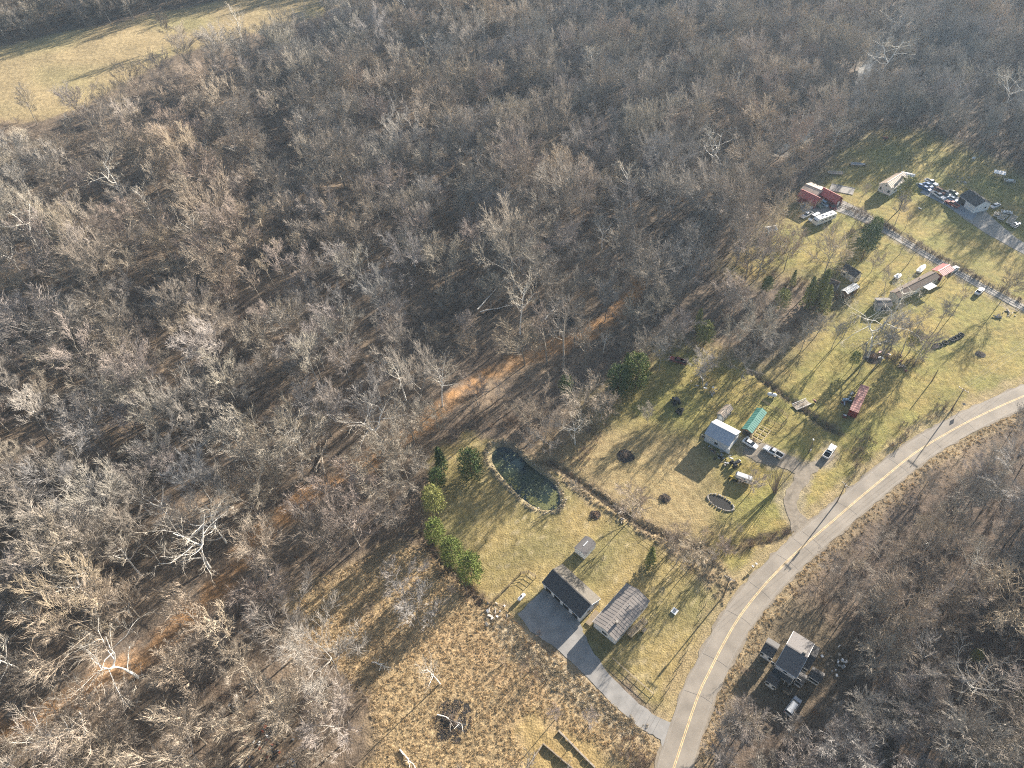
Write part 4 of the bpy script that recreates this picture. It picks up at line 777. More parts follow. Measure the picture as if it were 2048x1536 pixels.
# ------------------------------------------------------------------ buildings
def frame3(A, B, Cc, ez):
    """near eave left, near eave right, far eave right (photo pixels of the roof edge at height ez) -> base centre, heading, length, width"""
    a = flat(*A, ez); b = flat(*B, ez); c3 = flat(*Cc, ez); L = np.linalg.norm(b - a); d = (b - a) / L; n = np.array([-d[1], d[0]]); w = float(np.dot(c3 - b, n))
    if w < 0: n = -n; w = -w
    ctr = (a + b) / 2 + n * w / 2; return ctr, math.atan2(d[1], d[0]), float(L), w
def gable_roof(parent, L, W, he, hr, m, th=.14, ribs=0, name='roof', x0=0, y0=0, m2=None, ridge_cap=True, lengthwise=True, shift=0):
    """two sloping slabs with ribs; ridge along x"""
    roof = MB(); s = math.hypot(W / 2, hr - he)
    ym = y0 + shift
    for sg in (-1, 1):
        ye = y0 + sg * W / 2; zn = Vector((0, sg * (hr - he), abs(ye - ym))).normalized() * th
        a = [Vector((x0 - L / 2, ye, he)), Vector((x0 + L / 2, ye, he)), Vector((x0 + L / 2, ym, hr)), Vector((x0 - L / 2, ym, hr))]
        if sg > 0: a = a[::-1]
        top = [p + zn if abs(p.y - ym) > 1e-6 else p + Vector((0, 0, th * 1.02)) for p in a]
        roof.add(a + top, [(3, 2, 1, 0), (4, 5, 6, 7), (0, 1, 5, 4), (1, 2, 6, 5), (2, 3, 7, 6), (3, 0, 4, 7)])
    r = roof.build(name, m, parent)
    if ribs:
        rb = MB(); n = int(L / ribs)
        for sg in (-1, 1):
            for i in range(n + 1):
                x = x0 - L / 2 + .04 + i * (L - .08) / n; e = Vector((x, y0 + sg * W / 2, he)); t = Vector((x, ym, hr)); zn = Vector((0, sg * (hr - he), W / 2)).normalized(); o_ = zn * (th + .02)
                rb.tube(e + o_, t + o_, .02, .02, 4)
        tag(rb.build('roof_rib', m, r), kind='stuff') if n > 40 else rb.build('roof_rib', m, r)
    if ridge_cap: MB().box(x0, ym, hr + th + .03, L + .02, .32, .07).build('ridge_cap', m2 or m, r)
    return r
def walls(parent, L, W, he, hr, m, x0=0, y0=0, name='wall', inset=.25, shift=0):
    l, w = L - 2 * inset, W - 2 * inset; sl = (hr - he) / (W / 2); hw = he + sl * inset - .03; ym = y0 + shift; b = MB()
    prof = [(y0 - w / 2, -.3), (y0 + w / 2, -.3), (y0 + w / 2, hw), (ym, hr - .04), (y0 - w / 2, hw)]
    b.loft([[(x0 - l / 2, y, z) for y, z in prof], [(x0 + l / 2, y, z) for y, z in prof]]); 
    b.f = [f[::-1] for f in b.f]; return b.build(name, m, parent)
def opening(parent, side, pos, z, w, h, L, W, kind='window', x0=0, y0=0, inset=.25, m=None):
    l, w2 = L / 2 - inset, W / 2 - inset; t = .05
    def bx(b, px_, pz, ww, hh, out, th):
        if side in 'nf': b.box(x0 + px_, y0 + (-1 if side == 'n' else 1) * (w2 + out), pz, ww, th, hh)
        else: b.box(x0 + (-1 if side == 'l' else 1) * (l + out), y0 + px_, pz, th, ww, hh)
    if kind == 'window':
        f = MB(); bx(f, pos, z, w + .16, h + .16, .03, .06); fo = f.build('window', M['trim'], parent); p = MB(); bx(p, pos, z, w, h, .065, .02); p.build('pane', M['glass'], fo)
    elif kind == 'door':
        f = MB(); bx(f, pos, z, w + .16, h + .1, .03, .06); fo = f.build('door', m or M['trim'], parent); p = MB(); bx(p, pos - w * .35, z, .07, .07, .085, .05); p.build('handle', M['chrome'], fo)
    elif kind == 'garage':
        f = MB(); bx(f, pos, z, w, h, .02, .04); fo = f.build('garage_door', m or M['trim'], parent)
        for k in range(4): p = MB(); bx(p, pos, z - h / 2 + h / 8 + k * h / 4, w - .12, h / 4 - .05, .045, .012); p.build('door_panel', m or M['white'], fo)
    elif kind == 'opening': f = MB(); bx(f, pos, z, w, h, .012, .02); f.build('doorway', M['dark'], parent)
def building(name, label, A, B, C3, he, hr, roofm, wallm, ribs=0, ops=(), cat='building', z0=0, inset=.25, shift=0, wall=True):
    ctr, az, L, Wd = frame3(A, B, C3, he + z0); g = Vector((ctr[0], ctr[1], z0)); t = thing(name, label, cat, g, az)
    if wall: walls(t, L, Wd, he, hr, M[wallm], inset=inset, shift=shift)
    gable_roof(t, L, Wd, he, hr, M[roofm], ribs=ribs, shift=shift)
    for o_ in ops: opening(t, *o_[:5], L, Wd, *(o_[5:] and [o_[5]] or ['window']), inset=inset, m=M[o_[6]] if len(o_) > 6 else None)
    return t, L, Wd
def block(parent, name, m, x, y, z, lx, ly, lz, **k): return MB().box(x, y, z, lx, ly, lz, **k).build(name, m, parent)

# long garage beside the asphalt lot
t, L, Wd = building('garage', 'long three-bay garage with a shaded front slope and sunlit rear slope beside the asphalt lot', (1084, 1164.5), (1160.5, 1237), (1202.5, 1199), 2.7, 4.4, 'shingle_dark', 'white', shift=.2,
    ops=[('n', -4.9 + i * 3.3, 1.15, 2.5, 2.3, 'opening') for i in range(4)] + [ ('r', -.4, 1.5, .9, .9), ('r', 2.0, 1.5, .9, .9), ('r', 0, 3.2, .5, .5)])
far = MB(); s = Vector((0, 4.4 - 2.7, Wd / 2)).normalized() * .165      # sunlight on the rear slope painted in as a paler shingle layer
e0, e1 = Vector((0, Wd / 2, 2.7)), Vector((0, .2, 4.4)); nrm = Vector((0, 1.7, Wd / 2 - .2)).normalized()
far.add([Vector((x, p.y, p.z)) + nrm * k for k in (.145, .175) for x, p in ((-L / 2 + .02, e0), (L / 2 - .02, e0), (L / 2 - .02, e1), (-L / 2 + .02, e1))], [(0, 1, 2, 3), (7, 6, 5, 4), (4, 5, 1, 0), (5, 6, 2, 1), (6, 7, 3, 2), (7, 4, 0, 3)]); far.build('sunlit_rear_slope', M['shingle_sunlit'], t)
for i in range(5): block(t, 'pillar', M['white'], -L / 2 + .65 + i * (L - 1.3) / 4, -Wd / 2 + .27, 1.2, .85, .12, 2.5)
block(t, 'gutter', M['trim'], 0, -Wd / 2 - .06, 2.68, L, .12, .12); block(t, 'gutter', M['trim'], 0, Wd / 2 + .06, 2.68, L, .12, .12)
block(t, 'barge_board', M['trim'], L / 2 + .03, -Wd / 4 + .08, 3.52, .05, Wd / 2 + .2, .16, rx=math.atan2(1.7, Wd / 2)); block(t, 'barge_board', M['trim'], L / 2 + .03, Wd / 4 + .12, 3.52, .05, Wd / 2 + .1, .16, rx=-math.atan2(1.7, Wd / 2))
block(t, 'barge_board', M['trim'], -L / 2 - .03, -Wd / 4 + .08, 3.52, .05, Wd / 2 + .2, .16, rx=math.atan2(1.7, Wd / 2))

# white round-roofed garden shed
ctr, az, L, Wd = frame3((1169.5, 1112), (1192.5, 1087.5), (1171, 1071.5), 2.1)
t = thing('garden_shed', 'small white garden shed with a curved grey roof standing on the lawn', 'shed', (ctr[0], ctr[1], 0), az)
def arch(w, z, h, k=9): return [(-w / 2 + w * i / (k - 1), z + h * math.sin(math.pi * i / (k - 1)) ** .8) for i in range(k)]
pr = [(-Wd / 2 + .12, -.2)] + [(y * .95, z) for y, z in arch(Wd, 2.0, .85)] + [(Wd / 2 - .12, -.2)]
b = MB(); b.loft([[(x, y, z) for y, z in pr] for x in (-L / 2 + .15, L / 2 - .15)]); b.build('wall', M['white'], t)
o1, o2 = arch(Wd + .1, 2.06, .92), arch(Wd - .05, 1.99, .88); ringp = [(y, z) for y, z in o1] + [(y, z) for y, z in o2[::-1]]; b = MB(); b.loft([[(x, y, z) for y, z in ringp] for x in (-L / 2, L / 2)]); rf = b.build('roof', M['shingle_grey'], t)
block(rf, 'ridge_vent', M['trim'], .2, 0, 3.01, 1.9, .22, .06); block(t, 'door', M['trim'], -L / 2 + .12, 0, .95, .08, 1.3, 1.85); block(t, 'door_gap', M['dark'], -L / 2 + .07, 0, .95, .02, .04, 1.8); block(t, 'latch', M['black'], -L / 2 + .06, .15, 1.0, .04, .08, .16)

# the house beside it with its deck
t, L, Wd = building('house', 'brown ribbed-roof house with pale siding, beside the three-bay garage', (1300, 1202), (1231.5, 1282.5), (1185.5, 1243.5), 2.7, 3.9, 'brown_metal', 'white', ribs=.9,
    ops=[('r', 0, 1.5, 1.4, 1.0), ('n', -5.2, 1.5, 1.3, 1.0), ('n', -1.5, 1.0, .95, 2.0, 'door'), ('n', 1.5, 1.5, 1.5, 1.1), ('n', 5.6, 1.5, 1.1, 1.0), ('f', -4, 1.5, 1.2, 1.0), ('f', 0, 1.0, .95, 2.0, 'door'), ('f', 4, 1.5, 1.2, 1.0)], cat='house')
block(t, 'gutter', M['trim'], 0, -Wd / 2 - .06, 2.66, L, .12, .12); block(t, 'vent_pipe', M['chrome'], -2, .8, 4.0, .2, .2, .6); block(t, 'chimney', M['stone'], 3.5, 1.2, 4.2, .6, .6, .9); block(t, 'foundation', M['stone'], 0, 0, -.05, L - .4, Wd - .4, .5)
def deck(label, p, q, r, h, planks, rail=True, cat='deck', name='wooden_deck', m='wood'):
    a, b2, c4 = flat(*p, h), flat(*q, h), flat(*r, h); L = np.linalg.norm(b2 - a); d = (b2 - a) / L; n = np.array([-d[1], d[0]]); w = float(np.dot(c4 - b2, n)); n = n if w > 0 else -n; w = abs(w); c0 = (a + b2) / 2 + n * w / 2
    t = thing(name, label, cat, (c0[0], c0[1], 0), math.atan2(d[1], d[0])); me = None
    for i in range(planks):
        if me is None: me = MB().box(0, 0, 0, L, w / planks - .04, .05).mesh('plank', M[m])
        shared('plank', me, t, (0, -w / 2 + (i + .5) * w / planks, h + random.uniform(-.01, .01)))
    for sx in (-1, 1):
        for sy in (-1, 1): block(t, 'post', M['postwood'], sx * (L / 2 - .1), sy * (w / 2 - .1), (h + .9 if rail else h) / 2 - .1, .12, .12, (h + 1.0 if rail else h) + .2)
    if rail:
        for z in (h + .35, h + .9):
            block(t, 'rail', M['newwood'], 0, -w / 2 + .05, z, L, .06, .09); block(t, 'rail', M['newwood'], L / 2 - .05, 0, z, .06, w, .09)
    return t, L, w
deck('timber deck with railings on the road side of the brown-roofed house', (1262, 1276), (1296, 1246), (1284, 1236), .8, 15)
deck('low wooden landing squeezed between the garage and the brown-roofed house', (1180, 1252), (1200, 1226), (1191, 1219), .3, 8, rail=False, name='wooden_landing')
g = G(1288, 1262); block(thing('wooden_box', 'small pale wooden box at the outer corner of the timber deck', 'box', g, .8), 'box_side', M['newwood'], 0, 0, .35, 1.1, .7, .7); block(bpy.data.objects['wooden_box'], 'lid', M['wood'], 0, 0, .73, 1.2, .8, .06)

# blue-roofed barn, grey shed, green shed
t, L, Wd = building('barn', 'big metal barn with one bluish and one cream roof slope, throwing the largest shadow', (1408.6, 867.5), (1458.4, 893.8), (1482.5, 864.5), 3.3, 5.2, 'blue_metal', 'steelwall', ribs=.9,
    ops=[('n', -4.2, 1.6, 1.1, 1.0), ('n', 0, 1.6, 1.1, 1.0), ('n', 3.9, 1.0, .95, 2.0, 'door'), ('r', -1.5, 1.45, 3.0, 2.8, 'garage'), ('r', 2.4, 1.0, .95, 2.0, 'door')], cat='barn')
t, L, Wd = building('shed', 'small grey shed with a cream sunlit roof slope behind the big metal barn', (1447.9, 836.5), (1467, 818), (1452, 809.5), 2.3, 3.2, 'tan_metal', 'greywall', ribs=.6, ops=[('n', -1.6, 1.3, .7, .8), ('n', 0, 1.3, .7, .8), ('n', 1.6, 1.3, .7, .8), ('l', 0, .95, 1.0, 1.9, 'door')], cat='shed')
t, L, Wd = building('green_shed', 'long narrow shed with green ribbed roof and an open dark front', (1503.8, 867.5), (1534, 825), (1514.5, 815.5), 2.3, 3.1, 'green_metal', 'brownwall', ribs=.75, ops=[('l', 0, 1.05, 2.4, 2.1, 'opening'), ('n', -3, 1.2, 1.0, .7), ('n', 2, 1.2, 1.0, .7)], cat='shed')
g = thing('lumber_frame', 'ladder-like frame of pale lumber lying beside the green-roofed shed', 'wooden frame', G(1522, 868), math.atan2(*(flat(1537, 850) - flat(1510, 882))[::-1]))
for y in (-1.6, 0, 1.6): block(g, 'rail', M['newwood'], 0, y, .18, 5.6, .14, .14)
for x in (-2.7, -.9, .9, 2.7): block(g, 'rung', M['newwood'], x, 0, .3, .12, 3.3, .1)

# two-storey house on the right and its wings: one thing
def at(A, h): p = flat(*A, h); return p
ctr, az, L, Wd = frame3((1551, 1329), (1593.2, 1356), (1628, 1287.5), 5.0)
H2 = thing('old_house', 'rambling white two-storey house with dark roofs and small wings, across the road', 'house', (ctr[0], ctr[1], 0), az)
def loc(A, h): p = flat(*A, h) - ctr; return p[0] * math.cos(az) + p[1] * math.sin(az), -p[0] * math.sin(az) + p[1] * math.cos(az)
walls(H2, L, Wd, 5.0, 6.6, M['white']); gable_roof(H2, L, Wd, 5.0, 6.6, M['shingle_grey'])
for x in (-3, 0, 3): opening(H2, 'n', x, 4.2, .8, 1.1, L, Wd)
opening(H2, 'l', -1.5, 4.0, .8, 1.2, L, Wd); opening(H2, 'l', 1.5, 4.0, .8, 1.2, L, Wd); opening(H2, 'r', 2, 4.0, .8, 1.2, L, Wd)
for sx in (-1, 1): block(H2, 'barge_board', M['trim'], sx * (L / 2 + .03), -Wd / 4, 5.92, .06, Wd / 2, .2, rx=math.atan2(1.6, Wd / 2)); block(H2, 'barge_board', M['trim'], sx * (L / 2 + .03), Wd / 4, 5.92, .06, Wd / 2, .2, rx=-math.atan2(1.6, Wd / 2))
block(H2, 'gutter', M['trim'], 0, -Wd / 2 - .07, 4.95, L, .14, .14); block(H2, 'chimney', M['stone'], 1.5, .6, 6.9, .7, .7, 1.1)
def wing(A, B, C3, he, hr, ops=(), m='shingle_dark', shed=False):
    a, b2, c5 = loc(A, he), loc(B, he), loc(C3, he); x0, x1 = sorted((a[0], b2[0])); xc = (x0 + x1) / 2; y0 = (a[1] + b2[1]) / 2; y1 = c5[1]; yc = (y0 + y1) / 2; l, w = x1 - x0, abs(y1 - y0)
    if shed:
        b = MB(); b.loft([[(x0, y0, he - .08), (x0, y1, hr - .08), (x0, y1, hr + .06), (x0, y0, he + .06)], [(x1, y0, he - .08), (x1, y1, hr - .08), (x1, y1, hr + .06), (x1, y0, he + .06)]]); b.build('porch_roof', M[m], H2)
        for k in range(5): block(H2, 'porch_post', M['trim'], x0 + .2 + k * (l - .4) / 4, y0 + .2, he / 2 - .1, .12, .12, he)
        return
    walls(H2, l, w, he, hr, M['white'], x0=xc, y0=yc, name='wing_wall'); gable_roof(H2, l, w, he, hr, M[m], x0=xc, y0=yc, name='wing_roof')
    for sd in 'n': 
        for o_ in ops: opening(H2, sd, o_[0], o_[1], o_[2], o_[3], l, w, o_[4] if len(o_) > 4 else 'window', x0=xc, y0=yc)
wing((1521.3, 1302), (1545, 1318), (1560, 1290), 2.7, 3.9, [(-1, 1.5, .8, 1), (1, 1.5, .8, 1)])
wing((1606, 1333), (1618.5, 1341), (1641, 1297), 3.0, 3.9, [(0, 1.5, .7, .9)])
wing((1531.5, 1361.5), (1553.5, 1374.5), (1563.5, 1357), 2.6, 3.5, [(-.8, 1.4, .8, .9), (.8, 1.4, .8, .9)])
wing((1589.5, 1360), (1606.5, 1370.5), (1614, 1352), 2.6, 3.5, [(0, 1.4, 1.6, 1.1)])
wing((1616, 1352), (1641, 1366.5), (1651.5, 1349.5), 2.4, 3.3, [(0, 1.2, 2.2, .8)])
wing((1543, 1343), (1581, 1368), (1590, 1356), 2.5, 3.3, shed=True)
deck('small dark plank deck in front of the rambling old house', (1569, 1372), (1584, 1381), (1578, 1392), .4, 8, m='postwood')

# maroon sheds
t, L, Wd = building('maroon_shed', 'front maroon shed with a thin orange-lit roof edge, behind the parked cars', (1594, 391), (1631, 408.5), (1639, 397.5), 2.5, 4.4, 'red_metal', 'redwall', ribs=.9, ops=[('r', 0, 1.2, 2.0, 2.2, 'opening')], cat='shed')
t, L, Wd = building('maroon_shed', 'rear maroon shed with a cream ridge, right of the open yard between the sheds', (1636, 388), (1671, 406.5), (1682, 396), 2.5, 4.6, 'red_metal', 'redwall', ribs=.9, ops=[('r', 0, 1.3, 1.2, 2.0, 'door'), ('l', 0, 1.2, 2.0, 2.2, 'opening')], cat='shed')
t, L, Wd = building('lean_to_barn', 'faded pink and tan metal roof joining the two maroon sheds under tree shadows', (1600, 379), (1634, 393), (1652, 377), 3.0, 3.9, 'tan_metal', 'redwall', ribs=.9, ops=[('l', 0, 1.3, 2.0, 2.2, 'opening')], cat='shed')
g = thing('open_shelter', 'small dark open frame shelter left of the maroon sheds', 'shelter', G(1568, 390), -.5); [block(g, 'post', M['postwood'], x, y, 1.1, .15, .15, 2.3) for x in (-2, 2) for y in (-1.5, 1.5)]; block(g, 'roof', M['brownwall'], 0, .6, 2.3, 4.4, 2.0, .1); block(g, 'rail', M['newwood'], 0, -1.5, 2.25, 4.2, .15, .12)
t, L, Wd = building('white_shed', 'small pale shed half hidden by trees below the motorhome', (1537, 464), (1556, 460), (1552, 450), 2.2, 3.0, 'white_metal', 'white', ribs=.7, ops=[('n', -.8, 1.1, .8, 1.6, 'opening'), ('n', 1, 1.2, .8, .9)], cat='shed')
# white gabled house top right and its annex
t, L, Wd = building('white_house', 'white house with a light ribbed roof seen gable end on, at the upper right', (1784.5, 379.5), (1818, 358), (1797, 343.5), 3.1, 5.0, 'tan_metal', 'white', ribs=.9, ops=[('l', -1.8, 1.6, .9, 1.1), ('l', 1.8, 1.6, .9, 1.1), ('l', 0, 3.6, .6, .6), ('n', -3, 1.6, 1.2, 1.1), ('n', 1, 1.6, 1.2, 1.1)], cat='house')
block(t, 'chimney', M['stone'], 2.5, -1.6, 4.9, .8, .8, 1.4); block(t, 'skylight', M['glass'], -3.5, -2.6, 4.12, 1.4, .9, .08, rx=math.atan2(1.9, Wd / 2)); block(t, 'barge_board', M['trim'], -L / 2 - .03, -Wd / 4, 4.12, .06, Wd / 2, .2, rx=math.atan2(1.9, Wd / 2)); block(t, 'barge_board', M['trim'], -L / 2 - .03, Wd / 4, 4.12, .06, Wd / 2, .2, rx=-math.atan2(1.9, Wd / 2))
t, L, Wd = building('flat_annex', 'low white-roofed annex standing at the far end of the white gabled house', (1800, 350), (1828, 356), (1834, 349.5), 2.8, 3.1, 'white_metal', 'greywall', ops=[('n', 0, 1.3, 2.2, 1.8, 'garage')], cat='building')
t, L, Wd = building('shop_garage', 'dark-roofed shop garage with an open bay and a white gable end at the upper right', (1918.6, 391), (1951, 414.5), (1979, 404), 3.0, 4.9, 'shingle_dark', 'white', ops=[('n', -2.6, 1.35, 3.6, 2.6, 'opening'), ('n', 2.2, 1.3, 2.4, 2.3, 'garage'), ('r', 1.6, 1.6, .8, .8)], cat='garage')
block(t, 'gutter', M['trim'], 0, -Wd / 2 - .06, 2.97, L, .12, .12)
# mid right cluster
t, L, Wd = building('small_house', 'small white-walled house with a nearly black roof slope between dark pines', (1682, 538), (1711.5, 556), (1721, 546), 2.6, 4.2, 'shingle_dark', 'cream', ops=[('r', 0, 1.4, .8, .9), ('n', -1.5, 1.3, .9, .9), ('n', 1.6, 1.0, .9, 2.0, 'door')], cat='house')
t, L, Wd = building('dark_shed', 'low dark shed left of the small white-walled house', (1652, 566), (1674, 575), (1680, 564), 2.2, 3.1, 'shingle_brown', 'greywall', ops=[('r', 0, 1.0, 1.0, 1.8, 'door')], cat='shed')
t, L, Wd = building('white_roof_shed', 'low shed with a bright white metal roof below the small white-walled house', (1695.5, 589), (1719.5, 574.5), (1709.5, 565), 2.3, 2.9, 'white_metal', 'brownwall', ribs=.8, ops=[('n', 0, 1.1, 1.4, 1.7, 'opening')], cat='shed')
t, L, Wd = building('long_home', 'long single-storey home with a brown shingle roof, linked to a red carport', (1797.5, 596.5), (1879.5, 554.5), (1863, 541.5), 2.6, 3.6, 'shingle_brown', 'cream', ops=[('n', -9, 1.4, 1.2, .9), ('n', -5, 1.4, 1.2, .9), ('n', 0, 1.0, .9, 2, 'door'), ('n', 4, 1.4, 1.4, 1.0), ('n', 9, 1.4, 1.2, .9), ('r', 0, 1.0, .9, 2, 'door')], cat='house')
for x in (-6, 3): block(t, 'vent_pipe', M['black'], x, .7, 3.75, .25, .25, .5)
t, L, Wd = building('patched_lean_to', 'patched grey lean-to at the lower left end of the long brown roofed home', (1756, 612), (1786, 612), (1788, 596), 2.4, 3.0, 'shingle_grey', 'greywall', ops=[('n', 0, 1.1, 1.8, 1.6, 'opening')], cat='shed')
t, L, Wd = building('red_carport', 'red metal roofed carport at the lane end of the long home', (1886.5, 553), (1909.5, 540), (1885, 527.5), 2.5, 3.3, 'red_metal', 'redwall', ribs=.8, cat='carport', wall=False)
for x in (-L / 2 + .3, 0, L / 2 - .3):
    for y in (-Wd / 2 + .3, Wd / 2 - .3): block(t, 'post', M['trim'], x, y, 1.25, .14, .14, 2.6)
block(t, 'back_wall', M['redwall'], -L / 2 + .3, 0, 1.2, .1, Wd - .6, 2.4)
a = flat(1857, 571, 2.4); t = thing('white_awning', 'square white awning on posts over the door of the long home', 'awning', (a[0], a[1], 0), az_ := math.atan2(*(flat(1879.5, 554.5) - flat(1797.5, 596.5))[::-1])); block(t, 'canopy', M['trim'], 0, 0, 2.42, 4.2, 3.6, .08); [block(t, 'post', M['chrome'], x, y, 1.15, .08, .08, 2.45) for x in (-1.9, 1.9) for y in (-1.6, 1.6)]
a = flat(2000, 345, 2.2); t = thing('white_canopy', 'small white-topped shelter at the tree line near the right edge', 'shelter', (a[0], a[1], 0), -.6); block(t, 'canopy', M['trim'], 0, 0, 2.25, 4.4, 3.2, .08); [block(t, 'post', M['chrome'], x, y, 1.1, .08, .08, 2.3) for x in (-2, 2) for y in (-1.4, 1.4)]; block(t, 'table', M['wood'], .2, 0, .75, 2, .8, .06)
t = thing('concrete_pad', 'bare square concrete pad on the grass behind the maroon sheds', 'concrete pad', G(1684, 379), -.55); block(t, 'slab', M['concrete'], 0, 0, .08, 9.5, 5.5, .2); block(t, 'curb', M['paleconc'], 0, 2.7, .22, 9.5, .15, .12)

# ------------------------------------------------------------------ vehicles (x forward)
def wheels(t, xs_, w, r, wd=.22):
    me = MB().tube((0, -wd / 2, 0), (0, wd / 2, 0), r, r, 14).mesh('wheel', M['rubber']); rm = MB().tube((0, -wd / 2 - .01, 0), (0, wd / 2 + .01, 0), r * .58, r * .58, 10).mesh('rim', M['chrome'])
    for x in xs_:
        for y in (-w / 2 + wd * .45, w / 2 - wd * .45): wo = shared('wheel', me, t, (x, y, r)); shared('rim', rm, wo)
def body_loft(st, name, m, parent):
    b = MB(); rings = []
    for x, zb, zt, w in st: rings.append([(x, -w * .94, zb), (x, -w, zb + (zt - zb) * .35), (x, -w * .97, zb + (zt - zb) * .8), (x, -w * .86, zt), (x, w * .86, zt), (x, w * .97, zb + (zt - zb) * .8), (x, w, zb + (zt - zb) * .35), (x, w * .94, zb)])
    b.loft(rings); b.f = [f[::-1] for f in b.f]; return b.build(name, m, parent)
def vehicle(kind, rear, front, col, label, cat=None, group=None, name=None, bed='black'):
    a, b2 = G(*rear), G(*front); d = b2 - a; mid = (a + b2) / 2; mid.z = hz(mid.x, mid.y) + .05; m = P(col)
    nm = name or {'sedan': 'parked_car', 'suv': 'parked_suv', 'pickup': 'pickup_truck', 'van': 'parked_van'}[kind]
    t = thing(nm, label, cat or {'sedan': 'car', 'suv': 'car', 'pickup': 'pickup truck', 'van': 'van'}[kind], mid, math.atan2(d.y, d.x), group)
    if kind == 'sedan':
        body_loft([(-2.35, .35, .78, .78), (-2.25, .25, .95, .88), (-1.2, .22, 1.0, .92), (0, .22, .98, .92), (1.0, .22, .95, .92), (1.9, .24, .82, .88), (2.3, .35, .66, .74)], 'body', m, t)
        body_loft([(-1.75, .93, 1.0, .72), (-1.1, .93, 1.40, .68), (-.2, .93, 1.44, .70), (.35, .93, 1.40, .68), (1.1, .93, .97, .74)], 'windows', M['glass'], t); block(t, 'roof', m, -.42, 0, 1.44, 1.35, 1.1, .05)
        for s in (-1, 1): block(t, 'headlight', M['lamp'], 2.2, s * .6, .66, .16, .28, .12); block(t, 'tail_light', M['redlamp'], -2.33, s * .62, .75, .06, .26, .12)
        wheels(t, (-1.4, 1.4), 1.84, .33)
    elif kind in ('suv', 'van'):
        k = 1.0 if kind == 'suv' else 1.15; h = 1.72 if kind == 'suv' else 2.25; Lh = 2.4 * k
        body_loft([(-Lh, .4, 1.0, .85), (-Lh + .1, .3, 1.08, .94), (0, .28, 1.1, .96), (Lh - 1.2, .28, 1.08, .96), (Lh - .3, .3, .98, .9), (Lh, .4, .75, .78)], 'body', m, t)
        body_loft([(-Lh + .1, 1.05, 1.2, .85), (-Lh + .3, 1.05, h - .04, .78), (Lh - 2.1, 1.05, h, .80), (Lh - 1.75, 1.05, h - .05, .78), (Lh - 1.05, 1.05, 1.12, .84)], 'windows', M['glass'], t); block(t, 'roof', m, (-Lh + .3 + Lh - 1.8) / 2, 0, h + .01, 2 * Lh - 2.1, 1.32, .06)
        if kind == 'van': block(t, 'side_panel', m, -.7, .86, 1.55, 2.6, .05, 1.0); block(t, 'side_panel', m, -.7, -.86, 1.55, 2.6, .05, 1.0)
        else: block(t, 'roof_rack', M['black'], -.6, .55, h + .07, 1.7, .05, .05); block(t, 'roof_rack', M['black'], -.6, -.55, h + .07, 1.7, .05, .05)
        for s in (-1, 1): block(t, 'headlight', M['lamp'], Lh - .1, s * .64, .8, .14, .26, .16); block(t, 'tail_light', M['redlamp'], -Lh - .01, s * .72, .98, .06, .16, .3)
        wheels(t, (-Lh * .6, Lh * .6), 1.92, .37)
    elif kind == 'pickup':
        body_loft([(.3, .4, 1.02, .92), (.9, .38, 1.06, .96), (1.9, .38, 1.06, .95), (2.6, .4, .98, .9), (2.85, .5, .78, .8)], 'body', m, t)
        body_loft([(-.75, .45, 1.08, .94), (-.6, .4, 1.1, .95), (.4, .4, 1.08, .95)], 'cab_side', m, t)
        body_loft([(-.72, 1.05, 1.2, .82), (-.6, 1.05, 1.74, .74), (.3, 1.05, 1.76, .75), (1.05, 1.05, 1.12, .82)], 'windows', M['glass'], t); block(t, 'roof', m, -.15, 0, 1.77, 1.05, 1.26, .06)
        bed_o = block(t, 'truck_bed', m if bed != 'flat' else M['wood'], -1.85, 0, .62, 2.3, 1.8, .2); block(bed_o, 'bed_liner', M['black'], -1.85, 0, .735, 2.2, 1.6, .02)
        if bed != 'flat':
            for s in (-1, 1): block(bed_o, 'bed_side', m, -1.85, s * .9, .92, 2.3, .1, .46)
            block(bed_o, 'tailgate', m, -2.98, 0, .9, .08, 1.8, .5); block(bed_o, 'front_board', m, -.76, 0, .92, .08, 1.7, .5)
        for s in (-1, 1): block(t, 'headlight', M['lamp'], 2.76, s * .68, .82, .14, .26, .2); block(t, 'tail_light', M['redlamp'], -3.03, s * .82, .9, .05, .14, .26)
        block(t, 'bumper', M['chrome'], 2.92, 0, .5, .14, 1.8, .2); wheels(t, (-1.85, 1.85), 1.95, .39)
    return t
